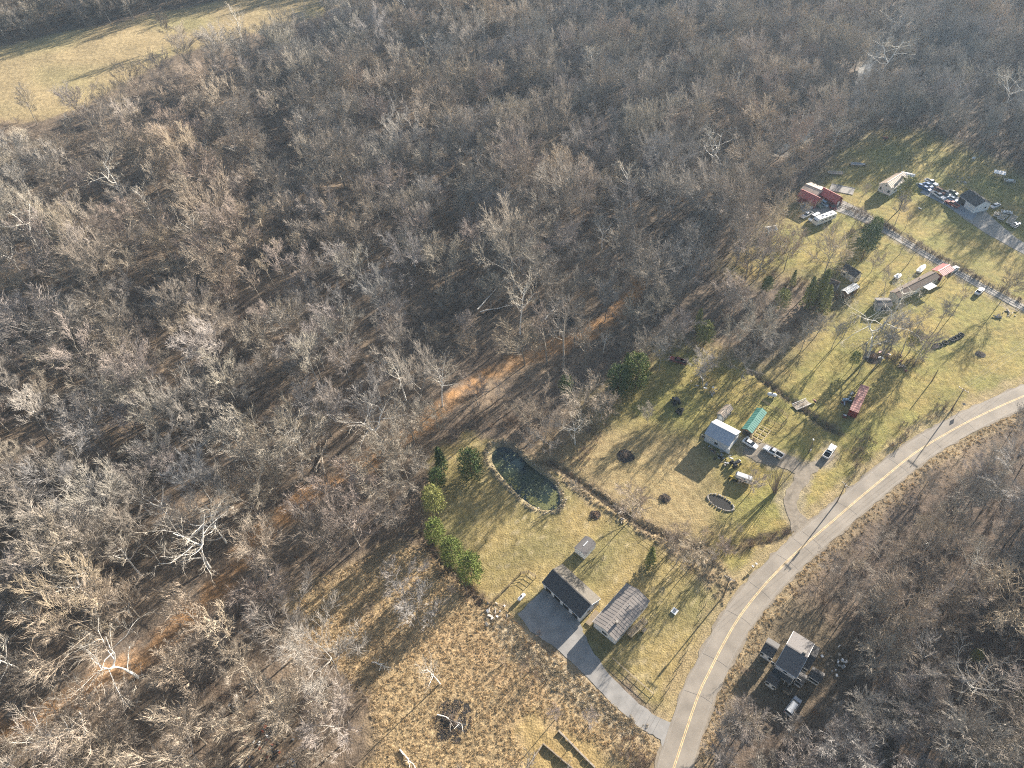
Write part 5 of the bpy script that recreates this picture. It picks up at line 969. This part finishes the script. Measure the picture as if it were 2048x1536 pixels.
VEH = [
 ('sedan', (1488, 883), (1512, 897), 'white', 'white car parked between the metal barn and the white pickup'), ('pickup', (1561, 915), (1530, 898), 'white', 'white pickup with dark open bed, below the white car by the barn'),
 ('suv', (1574, 1430), (1595, 1400), 'silver', 'pale silver car parked in the shade in front of the rambling old house'),
 ('sedan', (1958 - 8, 592), (1966, 578), 'white', 'white car alone on the grass beside the gravel lane'), ('sedan', (1900, 545), (1914, 536), 'white', 'white car poking out of the red carport'),
 ('sedan', (1607, 409), (1623, 418), 'silver', 'light silver sedan on the yard left of the cluster between the maroon sheds'), ('sedan', (1635, 398), (1650, 408), 'silver', 'silver car wedged between the two maroon sheds'),
 ('suv', (1641, 406), (1655, 415), 'lightblue', 'pale blue car beside the silver one between the sheds'), ('sedan', (1628, 408), (1641, 416), 'green', 'dark green car in the shadow of the front maroon shed'), ('suv', (1656, 412), (1668, 420), 'maroon', 'dark red car at the corner of the rear maroon shed'),
 ('pickup', (1622, 428), (1602, 438), 'white', 'white pickup, leftmost of three white vehicles below the yard'), ('van', (1637, 434), (1617, 444), 'white', 'white van between the white pickup and the big motorhome'),
 ('pickup', (1852, 363), (1872, 373), 'white', 'white truck at the top of the row of cars by the white house'), ('sedan', (1847, 369), (1864, 378), 'blue', 'bright blue car just below the white truck'), ('sedan', (1832, 371), (1850, 379), 'blue', 'blue and white car at the left end of the row', ), ('sedan', (1843, 376), (1860, 384), 'blue', 'blue car at the bottom of the left row of cars'),
 ('suv', (1871, 381), (1888, 390), 'rust', 'rusty brown car at the top of the right row of cars'), ('sedan', (1884, 385), (1901, 393), 'grey', 'grey-green car behind the rusty brown one'), ('pickup', (1867, 389), (1887, 401), 'white', 'white truck in the middle of the right row of cars'),
 ('sedan', (1896, 397), (1913, 405), 'lightblue', 'pale blue car parked in front of the shop garage'), ('pickup', (1912, 416), (1892, 405), 'red', 'red truck on the concrete apron below the pale blue car'), ('sedan', (1898, 385), (1912, 391), 'green', 'dark green car tucked left of the shop garage'),
 ('sedan', (1982, 417), (1998, 410), 'white', 'white car on the gravel right of the shop garage'),
 ('pickup', (1368, 728), (1342, 720), 'maroon', 'old dark red pickup standing in the shade at the field edge'), ('pickup', (1649, 918), (1667, 893), 'white', 'white-cabbed truck with a long dark bed heading away on the side drive'),
]
for v in VEH: vehicle(*v)
def boxvehicle(name, label, cat, rear, front, w, h, z0, m, length=None):
    a, b2 = G(*rear), G(*front); d = b2 - a; mid = (a + b2) / 2; mid.z = hz(mid.x, mid.y) + .04; t = thing(name, label, cat, mid, math.atan2(d.y, d.x)); return t, (length or math.hypot(d.x, d.y))
t, L = boxvehicle('motorhome', 'large white motorhome with roof vents, biggest of the three white vehicles', 'motorhome', (1666, 436), (1627, 451), 2.5, 2.9, .5, None)
L = min(L, 10.5)
b = MB(); b.loft([[(x, y, z) for y, z in ((-1.25, zb), (-1.25, zt), (1.25, zt), (1.25, zb))] for x, zb, zt in ((-L / 2, .6, 2.9), (L / 2 - 1.2, .5, 3.0), (L / 2 - .25, .5, 2.5), (L / 2, .6, 1.6))]); b.build('body', P('white'), t)
block(t, 'windshield', M['glass'], L / 2 - .28, 0, 2.1, .3, 2.1, .7, ry=.35); block(t, 'stripe', P('tan'), 0, -1.26, 1.1, L - 1.5, .02, .2)
for x in (-3.5, -1.6, .3, 2.2): block(t, 'window', M['glass'], x, -1.26, 1.9, 1.0, .03, .6); block(t, 'window', M['glass'], x, 1.26, 1.9, 1.0, .03, .6)
for x in (-3, -.6, 1.6): block(t, 'roof_vent', M['greywall'], x, .25, 3.05, .6, .6, .2)
block(t, 'air_conditioner', M['chrome'], .5, -.5, 3.1, .9, .6, .3); block(t, 'door', M['trim'], 3.1, 1.27, 1.5, .7, .03, 1.9); wheels(t, (-L / 2 + 2.2, -L / 2 + 3.1, L / 2 - 1.8), 2.5, .42, .28)
# long faded red trailer
t, L = boxvehicle('red_trailer', 'long faded red box trailer standing alone on the grass above the road', 'trailer', (1703, 833), (1722, 790), 2.5, 2.6, 0, None)
L = 12.2
block(t, 'body', M['redwall'], 0, 0, 2.05, L, 2.5, 2.5); rf = block(t, 'roof', M['pink_metal'], 0, 0, 3.34, L + .04, 2.54, .08)
for k in range(25): block(t, 'side_rib', M['redwall'], -L / 2 + .25 + k * (L - .5) / 24, 0, 2.05, .07, 2.58, 2.4)
for k in range(12): block(rf, 'roof_bow', M['pink_metal'], -L / 2 + .5 + k * (L - 1) / 11, 0, 3.4, .1, 2.5, .04)
block(t, 'door', M['redwall'], -L / 2 - .03, -.62, 2.05, .06, 1.2, 2.4); block(t, 'door', M['redwall'], -L / 2 - .03, .62, 2.05, .06, 1.2, 2.4); block(t, 'chassis', M['black'], 0, 0, .72, L - 1, 1.1, .18); wheels(t, (-L / 2 + 1.2, -L / 2 + 2.4), 2.4, .5, .35)
for x in (3.6,): block(t, 'landing_leg', M['black'], x, .8, .4, .15, .15, .8); block(t, 'landing_leg', M['black'], x, -.8, .4, .15, .15, .8)
# tractor shapes
def tractor(px, rz, col, label, name='tractor', s=1.0, cabin=True):
    g = G(*px); t = thing(name, label, 'tractor', g, rz); t.scale = (s, s, s); m = P(col)
    body_loft([(-.9, .7, 1.3, .45), (0, .7, 1.4, .42), (1.4, .6, 1.35, .36), (1.7, .65, 1.2, .3)], 'body', m, t); block(t, 'seat', M['black'], -.6, 0, 1.45, .5, .5, .2)
    if cabin: block(t, 'cabin', M['glass'], -.5, 0, 1.95, 1.2, 1.1, .9); block(t, 'cabin_roof', m, -.5, 0, 2.45, 1.5, 1.35, .1)
    for y in (-.85, .85): MB().tube((-.7, y - .2, .75), (-.7, y + .2, .75), .75, .75, 14).build('rear_wheel', M['rubber'], t); MB().tube((1.3, y * .8 - .12, .4), (1.3, y * .8 + .12, .4), .4, .4, 12).build('front_wheel', M['rubber'], t)
    block(t, 'fender', m, -.7, .85, 1.52, .9, .4, .06); block(t, 'fender', m, -.7, -.85, 1.52, .9, .4, .06); MB().tube((1.1, .2, 1.3), (1.1, .2, 1.9), .05, .05, 6).build('exhaust', M['black'], t)
    return t
tractor((1350, 806), 1.9, 'black', 'dark cabbed tractor beside a heap of tyres at the field edge'); tractor((1470, 930), .4, 'black', 'dark tractor below the white car near the metal barn', cabin=False); tractor((1467, 958), 2.6, 'yellow', 'small yellow tractor left of the silver trailer', s=.75, cabin=False)
tractor((1770, 279), .3, 'red', 'little red and white tractor in the long shadows at upper right', s=.8, cabin=False); tractor((1694, 803), 2.9, 'lightblue', 'pale blue tractor beside the long faded red trailer', s=.85, cabin=False)
def tank(px, rz, label, L=2.6, r=.5, name='propane_tank', z=.25):
    g = G(*px); t = thing(name, label, 'tank', g, rz); b = MB(); rings = []
    for x, k in ((-L / 2, .1), (-L / 2 + r * .3, .7), (-L / 2 + r * .8, 1), (L / 2 - r * .8, 1), (L / 2 - r * .3, .7), (L / 2, .1)): rings.append([(x, math.cos(a) * r * k, z + r + math.sin(a) * r * k) for a in np.linspace(0, 6.283, 12, endpoint=False)])
    b.loft(rings); b.build('shell', P('white'), t); block(t, 'valve_dome', M['black'], 0, 0, z + 2 * r + .08, .4, .4, .2)
    for x in (-L / 4, L / 4): block(t, 'foot', M['chrome'], x, 0, z / 2, .15, .7, z + .1)
tank((1043, 1197), .75, 'white gas tank on the grass at the left corner of the asphalt lot'); tank((1543, 793), -.4, 'white gas tank behind the garden fence of the green-roofed shed', 3.0, .6); tank((1946, 319), 0, 'small white tank at the tree line above the shop garage', 1.6, .5)
tank((1687, 1324), -.5, 'small white tank in the shade right of the rambling old house', 1.5, .4)
t = thing('silver_trailer', 'small silver camper trailer behind the bare pale tree', 'trailer', G(1486, 960), -.55)
b = MB(); b.loft([[(x, y, z) for y, z in ((-1, .5), (-1.05, 1.4), (-.7, 2.1), (.7, 2.1), (1.05, 1.4), (1, .5))] if 0 else [(x, y * k, .5 + (z - .5) * k) for y, z in ((-1, .5), (-1.05, 1.4), (-.7, 2.1), (.7, 2.1), (1.05, 1.4), (1, .5))] for x, k in ((-2.4, .75), (-2.0, 1), (2.0, 1), (2.4, .75))]); b.build('body', M['chrome'], t); block(t, 'window', M['glass'], 0, -1.05, 1.5, 1.2, .04, .4); block(t, 'door', M['trim'], 1.3, -1.06, 1.2, .6, .03, 1.3); wheels(t, (0,), 2.0, .33); MB().tube((2.3, 0, .5), (3.3, 0, .45), .05, .05, 5).build('tow_bar', M['black'], t)
def boat(px, rz, label, L=5.0, tarp=None, cat='boat', name='parked_boat'):
    g = G(*px); t = thing(name, label, cat, g, rz); b = MB(); b.loft([[(x, -w, .95), (x, -w * .7, .45), (x, w * .7, .45), (x, w, .95)] for x, w in ((-L / 2, .85), (-L / 4, .95), (L / 5, .9), (L / 2 - .6, .5), (L / 2, .06))]); b.build('hull', P('white'), t)
    b = MB(); b.loft([[(x, -w, .96), (x, 0, h), (x, w, .96)] for x, w, h in ((-L / 2 + .05, .8, 1.1), (-L / 8, .88, 1.5), (L / 4, .75, 1.3), (L / 2 - .4, .3, 1.0))]); b.build('cover', M['greywall'] if tarp is None else M[tarp], t)
    block(t, 'trailer_frame', M['black'], 0, 0, .35, L + .8, .9, .1); wheels(t, (-.6,), 1.7, .3, .2)
boat((1842, 540), .7, 'white boat on a trailer above the long brown roofed home', 5.5, 'white'); boat((1715, 331), -.25, 'grey covered boat by the tree line above the concrete pad', 6.0); boat((1795, 555), .6, 'small white boat left of the boat above the long home', 3.4, 'white')
def flatbed(px, rz, label, L=4.5, load=None, name='utility_trailer'):
    g = G(*px); t = thing(name, label, 'trailer', g, rz); me = MB().box(0, 0, 0, L, .27, .05).mesh('plank', M['log'])
    for k in range(6): shared('plank', me, t, (0, -.85 + k * .34, .62))
    for s in (-1, 1): block(t, 'side_rail', M['trim'], 0, s * 1.08, .75, L, .07, .07); block(t, 'side_rail', M['trim'], s * L / 2, 0, .75, .07, 2.2, .07)
    block(t, 'tow_bar', M['black'], L / 2 + .6, 0, .5, 1.3, .1, .1); wheels(t, (0,), 2.3, .33, .2)
    if load:
        rr = random.Random(len(label) * 17)
        for k in range(6): block(t, 'load', M[load], rr.uniform(-L / 2.6, L / 2.6), rr.uniform(-.7, .7), .85, rr.uniform(.4, 1.1), rr.uniform(.3, .7), rr.uniform(.2, .5), rz=rr.uniform(0, 3))
flatbed((1670, 348), -.3, 'low flat trailer in the grass between the hazy trees and the maroon sheds', 6); flatbed((2022, 442), .75, 'empty white-railed trailer in the row beside the gravel drive', 6.5); flatbed((2004, 437), .6, 'trailer with pale load, left of the white-railed one', 4.5, 'newwood'); flatbed((2030, 452), .6, 'trailer heaped with scrap at the lower end of the row', 4.5, 'chrome'); flatbed((1993, 432), .9, 'small covered trailer at the upper end of the row by the gravel drive', 3.2, 'black'); flatbed((2012, 427), -.5, 'trailer with white boards at the fence above the row', 4, 'trim')
flatbed((2018, 364), -.4, 'flat trailer with white scrap by the tree line near the right edge', 4, 'trim')
# footbridge over the ditch
a, b2 = flat(1592, 815), flat(1613, 806); d = b2 - a; t = thing('footbridge', 'weathered grey plank footbridge with white side rails over the ditch', 'footbridge', (*((a + b2) / 2), 0), math.atan2(d[1], d[0]))
me = MB().box(0, 0, 0, .34, 2.4, .08).mesh('plank', M['log'])
for k in range(14): shared('plank', me, t, (-2.5 + k * .385, 0, .25 + random.uniform(-.02, .02)), random.uniform(-.02, .02))
for s in (-1, 1): block(t, 'side_rail', M['trim'], 0, s * 1.2, .75, 5.4, .1, .1); [block(t, 'post', M['trim'], x, s * 1.2, .45, .1, .1, .6) for x in (-2.5, 0, 2.5)]; block(t, 'beam', M['postwood'], 0, s * .8, .1, 5.4, .15, .22)

# ------------------------------------------------------------------ small yard things
def scrap(px, label, n, sp, mats, hmax=.6, name='scrap_heap', cat='scrap', lmax=1.4):
    g = G(*px); t = thing(name, label, cat, g, 0); rr = random.Random(len(label) * 31 + n)
    for k in range(n):
        q = (rr.gauss(0, sp), rr.gauss(0, sp)); l = rr.uniform(.25, lmax); block(t, 'scrap_piece', M[rr.choice(mats)] if True else 0, q[0], q[1], rr.uniform(.08, hmax), l, rr.uniform(.15, .6), rr.uniform(.06, .4), rz=rr.uniform(0, 3), rx=rr.uniform(-.4, .4), ry=rr.uniform(-.3, .3))
scrap((1402, 765), 'scattered pale boards on the ground under the fluffy grey tree', 7, 1.2, ['trim', 'log', 'newwood']); scrap((1414, 775), 'second scatter of white scrap right of the pale boards', 6, 1.0, ['trim', 'chrome'])
scrap((1425, 786), 'small white crate and scrap near the diagonal tree shadow', 5, .7, ['trim', 'log']); scrap((1443, 917), 'heap of dark and silver junk at the front corner of the metal barn', 18, 1.2, ['black', 'chrome', 'greywall', 'rubber'], .8)
scrap((1418, 900), 'junk leaning along the front wall of the metal barn', 12, 1.0, ['log', 'black', 'chrome', 'brownwall'], .6); scrap((1500, 879), 'clutter in front of the open green-roofed shed', 9, .8, ['newwood', 'black', 'brownwall', 'trim'])
scrap((1702, 788), 'small dark and white junk at the upper end of the red trailer', 5, .5, ['black', 'trim']); scrap((1688, 834), 'dark red drum-like scrap near the end of the red trailer', 5, .5, ['redwall', 'trim', 'black']); scrap((1686, 806), 'reddish scrap beside the pale blue tractor', 6, .6, ['redwall', 'chrome'])
scrap((1629, 803), 'dark round scrap in the long shadow above the footbridge', 4, .35, ['black', 'redwall', 'trim']); scrap((1778, 677), 'spread of broken white boards right of the big silver-white tree', 16, 1.6, ['trim', 'paleconc'], .25)
scrap((1806, 735), 'pale heap of rubble and sticks at the end of the brush bank', 14, 1.2, ['log', 'stone', 'redwall'], .5); scrap((1768, 713), 'reddish heap of scrap on the brush bank', 12, 1.4, ['redwall', 'log', 'trim'], .5); scrap((1997, 633), 'low pile of grey timber near the lane at the right edge', 7, .8, ['log', 'stone'], .4, 'timber_pile', 'timber pile', 2)
scrap((2022, 626), 'longer pile of grey timber beside the low one at the right edge', 9, 1.0, ['log', 'stone'], .4, 'timber_pile', 'timber pile', 2.2); scrap((1675, 1334), 'pale scrap beside the white tank right of the old house', 5, .6, ['trim', 'stone']); scrap((1655, 1318), 'yard clutter along the right wing of the old house', 14, 1.8, ['log', 'trim', 'postwood', 'char'], .5, lmax=.8)
scrap((478, 1400), 'white rubbish pile in the woods above the bottom edge', 16, 1.4, ['trim', 'paleconc', 'log'], .4, lmax=.8); scrap((520, 1480), 'red and orange plastic junk in the woods at the bottom', 14, 1.7, ['terracotta', 'redwall', 'black', 'trim'], .6, lmax=.8); scrap((545, 1500), 'dark junk with orange bits right of the red plastic junk', 14, 1.6, ['terracotta', 'black', 'chrome'], .6, lmax=.8)
scrap((490, 1530), 'blue and white junk cut by the bottom edge', 10, 1.2, ['blue_tarp', 'trim', 'black'], .5, lmax=.8); scrap((575, 1530), 'blue plastic junk at the bottom edge, right of the other blue junk', 8, 1.2, ['blue_tarp', 'black', 'chrome'], .5, lmax=.8); scrap((1816, 356), 'clutter and teal barrel between the annex and the blue cars', 8, .9, ['blue_tarp', 'newwood', 'black'], .7)
scrap((1838, 420), 'lone dark yard grill on the lawn below the cars', 4, .2, ['black', 'trim'], .9, 'yard_grill', 'grill'); scrap((1932, 362), 'bluish rubble spread on the grass above the shop garage', 14, 1.8, ['paleconc', 'stone'], .2)
scrap((1240, 1040), 'few grey stones and boards in the stream strip', 5, .8, ['stone', 'log'], .2); scrap((985, 1225), 'pale rubble at the corner of the pond lawn fence', 12, 1.5, ['trim', 'stone'], .2)
# square white cover on the lawn, barrels
t = thing('well_cover', 'square white slab with a round lid on the lawn between the house and the road', 'well cover', G(1349, 1223), .75); block(t, 'slab', M['trim'], 0, 0, .15, 1.5, 1.4, .35); MB().tube((0, 0, .33), (0, 0, .4), .4, .4, 14).build('lid', M['greywall'], t)
def heap(px, r, label, name='brush_pile', n=120):
    g = G(*px); rr = random.Random(int(px[0])); b = MB()
    for k in range(n):
        a = rr.random() * 6.28; q = Vector((math.cos(a), math.sin(a), 0)) * rr.uniform(0, r); z = max(0, (1 - q.length / r)) * .9 * rr.random(); d = Vector((rr.gauss(0, 1), rr.gauss(0, 1), rr.gauss(0, .25))).normalized() * rr.uniform(.5, 1.4); b.tube(q + Vector((0, 0, z)) - d / 2, q + Vector((0, 0, z + .1)) + d / 2, .035, .02, 3, False)
    t = thing(name, label, 'brush pile', g); tag(b.build('branches', M['brush'], t), kind='stuff'); b = MB(); b.add([(math.cos(a) * r * rr.uniform(.75, 1.1), math.sin(a) * r * rr.uniform(.75, 1.1), .05) for a in np.linspace(0, 6.28, 17)[:-1]], [tuple(range(16))]); b.build('ash_bed', M['char'], t)
heap((1251, 912), 2.6, 'dark round burn pile in the dry field'); heap((1330, 997), 1.6, 'small dark burn pile in the middle of the dry field'); heap((1961, 709), 1.5, 'small black burn spot in the far right lawn', n=60); heap((905, 1440), 5, 'wide tangle of fallen branches in the dry marsh', n=260); heap((1130, 640), 4.5, 'tangle of broken limbs in the thinned woods', n=200); heap((1745, 715), 3.2, 'dark brush heap at the foot of the brush bank', n=200); heap((1190, 1030), 1.6, 'small brush heap beside the stream strip', n=90)
def stone_ring(px, ra, rb, rz, label, n=34):
    t = thing('stone_ring', label, 'stone ring', G(*px), rz); me = [MB().blob((0, 0, 0), (.3, .24, .2), 6, 4, .25).mesh('stone', M['stone']) for _ in range(3)]
    for k in range(n):
        a = 6.283 * k / n + random.uniform(-.05, .05); s = shared('stone', me[k % 3], t, (math.cos(a) * ra, math.sin(a) * rb, .12), random.uniform(0, 6)); z = random.uniform(.7, 1.3); s.scale = (z, z, z)
    b = MB(); b.add([(math.cos(a) * ra * .9, math.sin(a) * rb * .9, .045) for a in np.linspace(0, 6.28, 21)[:-1]], [tuple(range(20))]); b.build('earth_bed', M['char'], t)
stone_ring((1441, 1005), 3.8, 2.0, -.75, 'oval stone-edged pit in the yard left of the gravel driveway')
# tyres
tyre = MB(); rings = []
for k in range(14):
    a = 6.283 * k / 14; rings.append([((.62 + .2 * math.cos(p)) * math.cos(a), (.62 + .2 * math.cos(p)) * math.sin(a), .22 + .2 * math.sin(p)) for p in np.linspace(0, 6.283, 7)[:-1]])
tyre.loft(rings + [rings[0]], caps=False); tm = tyre.mesh('tyre', M['rubber'])
for k, px in enumerate([(1871, 693), (1879, 691), (1890, 686), (1903, 681), (1909, 678), (1915, 675), (1922, 670)]):
    o = bpy.data.objects.new('old_tyre', tm); COL.objects.link(o); o.location = G(*px); o.scale = (1.25, 1.25, 1.25); o.rotation_euler = (random.uniform(-.2, .2), random.uniform(-.2, .2), k); tag(o, 'large black tyre lying in the row of tyres on the far right lawn', 'tyre', 'row of large tyres on the lawn')
for k, px in enumerate([(1358, 821), (1361, 824), (1355, 825), (1363, 820), (1359, 827)]):
    o = bpy.data.objects.new('old_tyre', tm); COL.objects.link(o); o.location = G(*px) + Vector((0, 0, .15 * (k % 2))); o.rotation_euler = (random.uniform(-.5, .5), random.uniform(-.5, .5), k); tag(o, 'black tyre in the heap beside the dark cabbed tractor', 'tyre', 'tyres heaped beside the tractor')
# utility poles
def pole(px, H, label, arm=2.4, az=0.0, transformer=False, lean=0):
    g = G(*px); t = thing('utility_pole', label, 'utility pole', g, az); MB().tube((0, 0, -.3), (0, 0, H), .17, .11, 8).build('pole_shaft', M['postwood'], t)
    if arm:
        block(t, 'crossarm', M['log'], 0, 0, H - .5, .14, arm, .16)
        for y in (-arm / 2 + .15, -arm / 6, arm / 6, arm / 2 - .15): block(t, 'insulator', M['chrome'], 0, y, H - .33, .1, .1, .18)
    if transformer: MB().tube((.35, 0, H - 2.1), (.35, 0, H - 1.1), .26, .26, 10).build('transformer', M['chrome'], t)
    return Vector((g.x, g.y, H - .3 + g.z))
rdir = math.atan2(*(flat(1900, 863) - flat(1660, 1047))[::-1])
tops = [pole((1447, 1192), 9.5, 'roadside power pole with white crossarms near the stream end, lowest of the line', 2.6, rdir + .3, True), pole((1674, 1004), 8.6, 'roadside power pole with a transformer above the bend of the gravel driveway', 2.2, rdir, True), pole((1904, 818), 9.0, 'tall roadside power pole with a pale crossarm near the right edge', 3.0, rdir, False)]
t1 = pole((1864, 762), 5.0, 'short dark pole without crossarm on the far right lawn', 0); t2 = pole((1617, 906), 6.0, 'thin yard light pole beside the gravel driveway', 0); yl = [o for o in bpy.data.objects if o.get('label') == 'thin yard light pole beside the gravel driveway'][0]; block(yl, 'lamp_head', M['trim'], 0, .2, 5.9, .3, .6, .2); block(yl, 'meter_box', M['trim'], .25, 0, 1.3, .35, .35, .7)
pxs = [tops[0] + Vector((-60, -75, 0)), tops[0], tops[1], tops[2], tops[2] + Vector((90, 55, 0))]
for i in range(4):
    for s, ofs in enumerate((-1.0, 0, 1.0)):
        a, b2 = pxs[i], pxs[i + 1]; d = (b2 - a).normalized(); n = Vector((-d.y, d.x, 0)) * ofs; m_ = MB(); q = None
        for k in range(13):
            u2 = k / 12; p = a.lerp(b2, u2) + n + Vector((0, 0, -4 * .9 * u2 * (1 - u2)))
            if q is not None: m_.tube(q, p, .018, .018, 3, False)
            q = p
        tag(m_.build('power_line', M['black']), '%s sagging power line %s' % (['field side', 'middle', 'road side'][s], ['running off the bottom edge from the lowest pole', 'between the lowest and the transformer pole', 'between the transformer pole and the tall right pole', 'running off the right edge from the tall pole'][i]), 'cable', 'power lines along the road')
# mailboxes
for k, (px, c_) in enumerate([((1504, 1137), 'first'), ((1511, 1132), 'second')]):
    t = thing('mailbox', ['white mailbox on a post beside the road, nearer the bottom', 'white mailbox just above the other one beside the road'][k], 'mailbox', G(*px), rdir); block(t, 'post', M['postwood'], 0, 0, .5, .1, .1, 1.1); block(t, 'box', M['trim'], 0, 0, 1.15, .3, .55, .3); block(t, 'flag', M['redwall'], .17, .1, 1.25, .03, .1, .15)
g = G(1922, 818); t = thing('road_sign', 'small roadside sign at the edge of the grass, casting a shadow on the road', 'sign', g, rdir); block(t, 'post', M['chrome'], 0, 0, 1.1, .07, .07, 2.4); block(t, 'sign_plate', M['greywall'], 0, 0, 2.2, .04, .8, .8, rx=D2R(45))

# fences: each post a part, rails between
def fence(name, label, pts, step=3.0, h=1.2, rails=2, pw_=.11, m='postwood', rr=.02, wire=True):
    p = resample([np.array(flat(*q)) for q in pts] if len(pts) > 2 else [flat(*pts[0]), flat(*pts[1])], .5); acc = [p[0]]
    if len(pts) == 2: p = np.array([flat(*pts[0]) + (flat(*pts[1]) - flat(*pts[0])) * k / 60 for k in range(61)]); acc = [p[0]]
    for q in p:
        if np.linalg.norm(q - acc[-1]) >= step: acc.append(q)
    g0 = acc[0]; t = thing(name, label, 'fence', (g0[0], g0[1], hz(*g0))); me = MB().box(0, 0, h / 2 - .1, pw_, pw_, h + .2).mesh('post', M[m]); z0 = hz(*g0)
    L3 = [Vector((q[0] - g0[0], q[1] - g0[1], hz(*q) - z0)) for q in acc]
    for v in L3: shared('post', me, t, v)
    for k in range(rails):
        z = h * (k + 1) / rails - .08; b = MB()
        for a, c6 in zip(L3[:-1], L3[1:]): b.tube(a + Vector((0, 0, z)), c6 + Vector((0, 0, z)), rr, rr, 4, False)
        b.build('rail', M[m], t)
fence('wire_fence', 'post and wire fence along the stream side of the pond lawn', [(1095, 930), (1160, 972), (1230, 1022), (1300, 1072), (1360, 1112), (1418, 1162)], 3, 1.2, 3); fence('wire_fence', 'post and wire fence from the lawn corner down the right side of the front lawn', [(1420, 1163), (1408, 1220), (1380, 1290), (1352, 1350), (1326, 1400)], 3, 1.1, 3)
fence('rail_fence', 'low wooden rail fence between the front lawn and the driveway', [(1225, 1318), (1270, 1358), (1322, 1402)], 2.2, .9, 2, m='log', rr=.04); fence('wire_fence', 'thin wire fence on the left side of the pond lawn', [(853, 945), (850, 1010), (846, 1062), (905, 1150), (960, 1196), (1010, 1217)], 3, 1.2, 3)
fence('rail_fence', 'short dark fence pen between the gas tank and the garage', [(979, 1212), (1014, 1178), (1050, 1145), (1082, 1166)], 2, 1.5, 4, rr=.04); fence('garden_fence', 'garden fence around the plot behind the green-roofed shed', [(1472, 808), (1497, 791), (1540, 814), (1574, 834), (1562, 854), (1528, 838)], 1.8, 1.3, 4, rr=.03)
fence('rail_fence', 'dark board fence along the gravel lane', [(1680, 404), (1730, 426), (1800, 466), (1870, 508), (1940, 549), (2010, 590), (2060, 618)], 2.6, 1.2, 3, rr=.05)
fence('wire_fence', 'fence line behind the shop garage', [(1980, 402), (2010, 424), (2048, 452), (2090, 475)], 3, 1.3, 3, rr=.03); fence('wire_fence', 'long fence line crossing the shaded lawn above the shop garage', [(1885, 344), (1920, 366), (1945, 384)], 3, 1.1, 2, rr=.03)
fence('rail_fence', 'fence from the small house cluster towards the junk yard', [(1400, 745), (1440, 770), (1495, 742)], 3, 1.1, 2)
# earth bank walls in the mown corner at the bottom
for nm, lb_, a, b2, w, h in [('retaining_wall', 'long pale timber edging running diagonally across the bottom strip', (1117, 1462), (1190, 1536), .35, .45), ('retaining_wall', 'short timber wall on the left side of the sunken bottom corner', (1085, 1490), (1052, 1540), .25, .5), ('retaining_wall', 'timber wall on the right side of the sunken bottom corner', (1086, 1488), (1148, 1540), .25, .6)]:
    p, q = flat(*a), flat(*b2); d = q - p; L = np.linalg.norm(d); t = thing(nm, lb_, 'retaining wall', (*((p + q) / 2), 0), math.atan2(d[1], d[0])); n = max(3, int(L / 1.5))
    for k in range(n): block(t, 'timber', M['log'] if w > .3 else M['wood'], -L / 2 + (k + .5) * L / n, random.uniform(-.03, .03), h / 2, L / n - .04, w, h + random.uniform(-.05, .05))
# fallen trunks
def log_(p, q, r, label, pale=False):
    a, b2 = G(*p), G(*q); t = thing('fallen_trunk', label, 'fallen trunk', a); b = MB(); d = b2 - a; pp = Vector((0, 0, r)); 
    for k in range(6):
        q2 = d * ((k + 1) / 6) + Vector((random.gauss(0, .15), random.gauss(0, .15), r + random.uniform(0, .3))); b.tube(pp, q2, r * (1 - k * .12), r * (1 - (k + 1) * .12), 6, True); pp = q2
    b.build('trunk', M['syc_bark'] if pale else M['log'], t); c7 = MB()
    for k in range(14): s = d * random.uniform(.35, 1); dd = (d.normalized() + Vector((random.gauss(0, .8), random.gauss(0, .8), random.uniform(0, .8)))).normalized(); c7.tube(s + Vector((0, 0, r)), s + dd * random.uniform(1, 2.8), .05, .015, 3, False)
    c7.build('branches', M['syc_bark'] if pale else M['log'], t)
log_((650, 950), (640, 880), .3, 'fallen grey trunk, upright-looking one of the crossed pair in the middle woods'); log_((632, 945), (655, 882), .28, 'fallen grey trunk crossing the other of the pair in the middle woods')
log_((955, 620), (1010, 560), .28, 'long grey trunk fallen uphill in the dark hollow', True); log_((960, 625), (1025, 612), .22, 'fallen branch lying flat in the dark hollow', True); log_((1090, 640), (1125, 600), .22, 'broken pale trunk in the thinned woods', True)
log_((875, 1430), (925, 1450), .16, 'bleached fallen branch on the tangle in the dry marsh', True); log_((745, 1325), (775, 1335), .16, 'bleached curved branch near the shaded marsh edge', True); log_((160, 1425), (172, 1470), .2, 'bleached crooked limb on the ground at lower left', True); log_((800, 1500), (830, 1536), .22, 'pale dead trunk at the bottom edge of the marsh', True); log_((585, 870), (540, 905), .22, 'brown fallen trunk on the sunlit leaf litter', False)

# ------------------------------------------------------------------ air
hm = bpy.data.materials.new('air_haze'); hm.use_nodes = True; hn = hm.node_tree; hn.nodes.remove(hn.nodes['Principled BSDF']); pv = hn.nodes.new('ShaderNodeVolumePrincipled')
pv.inputs['Color'].default_value = (.55, .76, 1.0, 1); pv.inputs['Density'].default_value = HAZE_DENSITY; pv.inputs['Anisotropy'].default_value = .25; hn.links.new(pv.outputs[0], hn.nodes['Material Output'].inputs['Volume'])
hb = MB().box(100, 850, 84.0, 5600, 4900, 182).build('haze', hm); hb['kind'] = 'stuff'
print('trees', nt_, 'individual', len(ind), 'rest', nr, 'brush', len(bx_), 'tufts', len(a1) if hasattr(a1, '__len__') else 0)
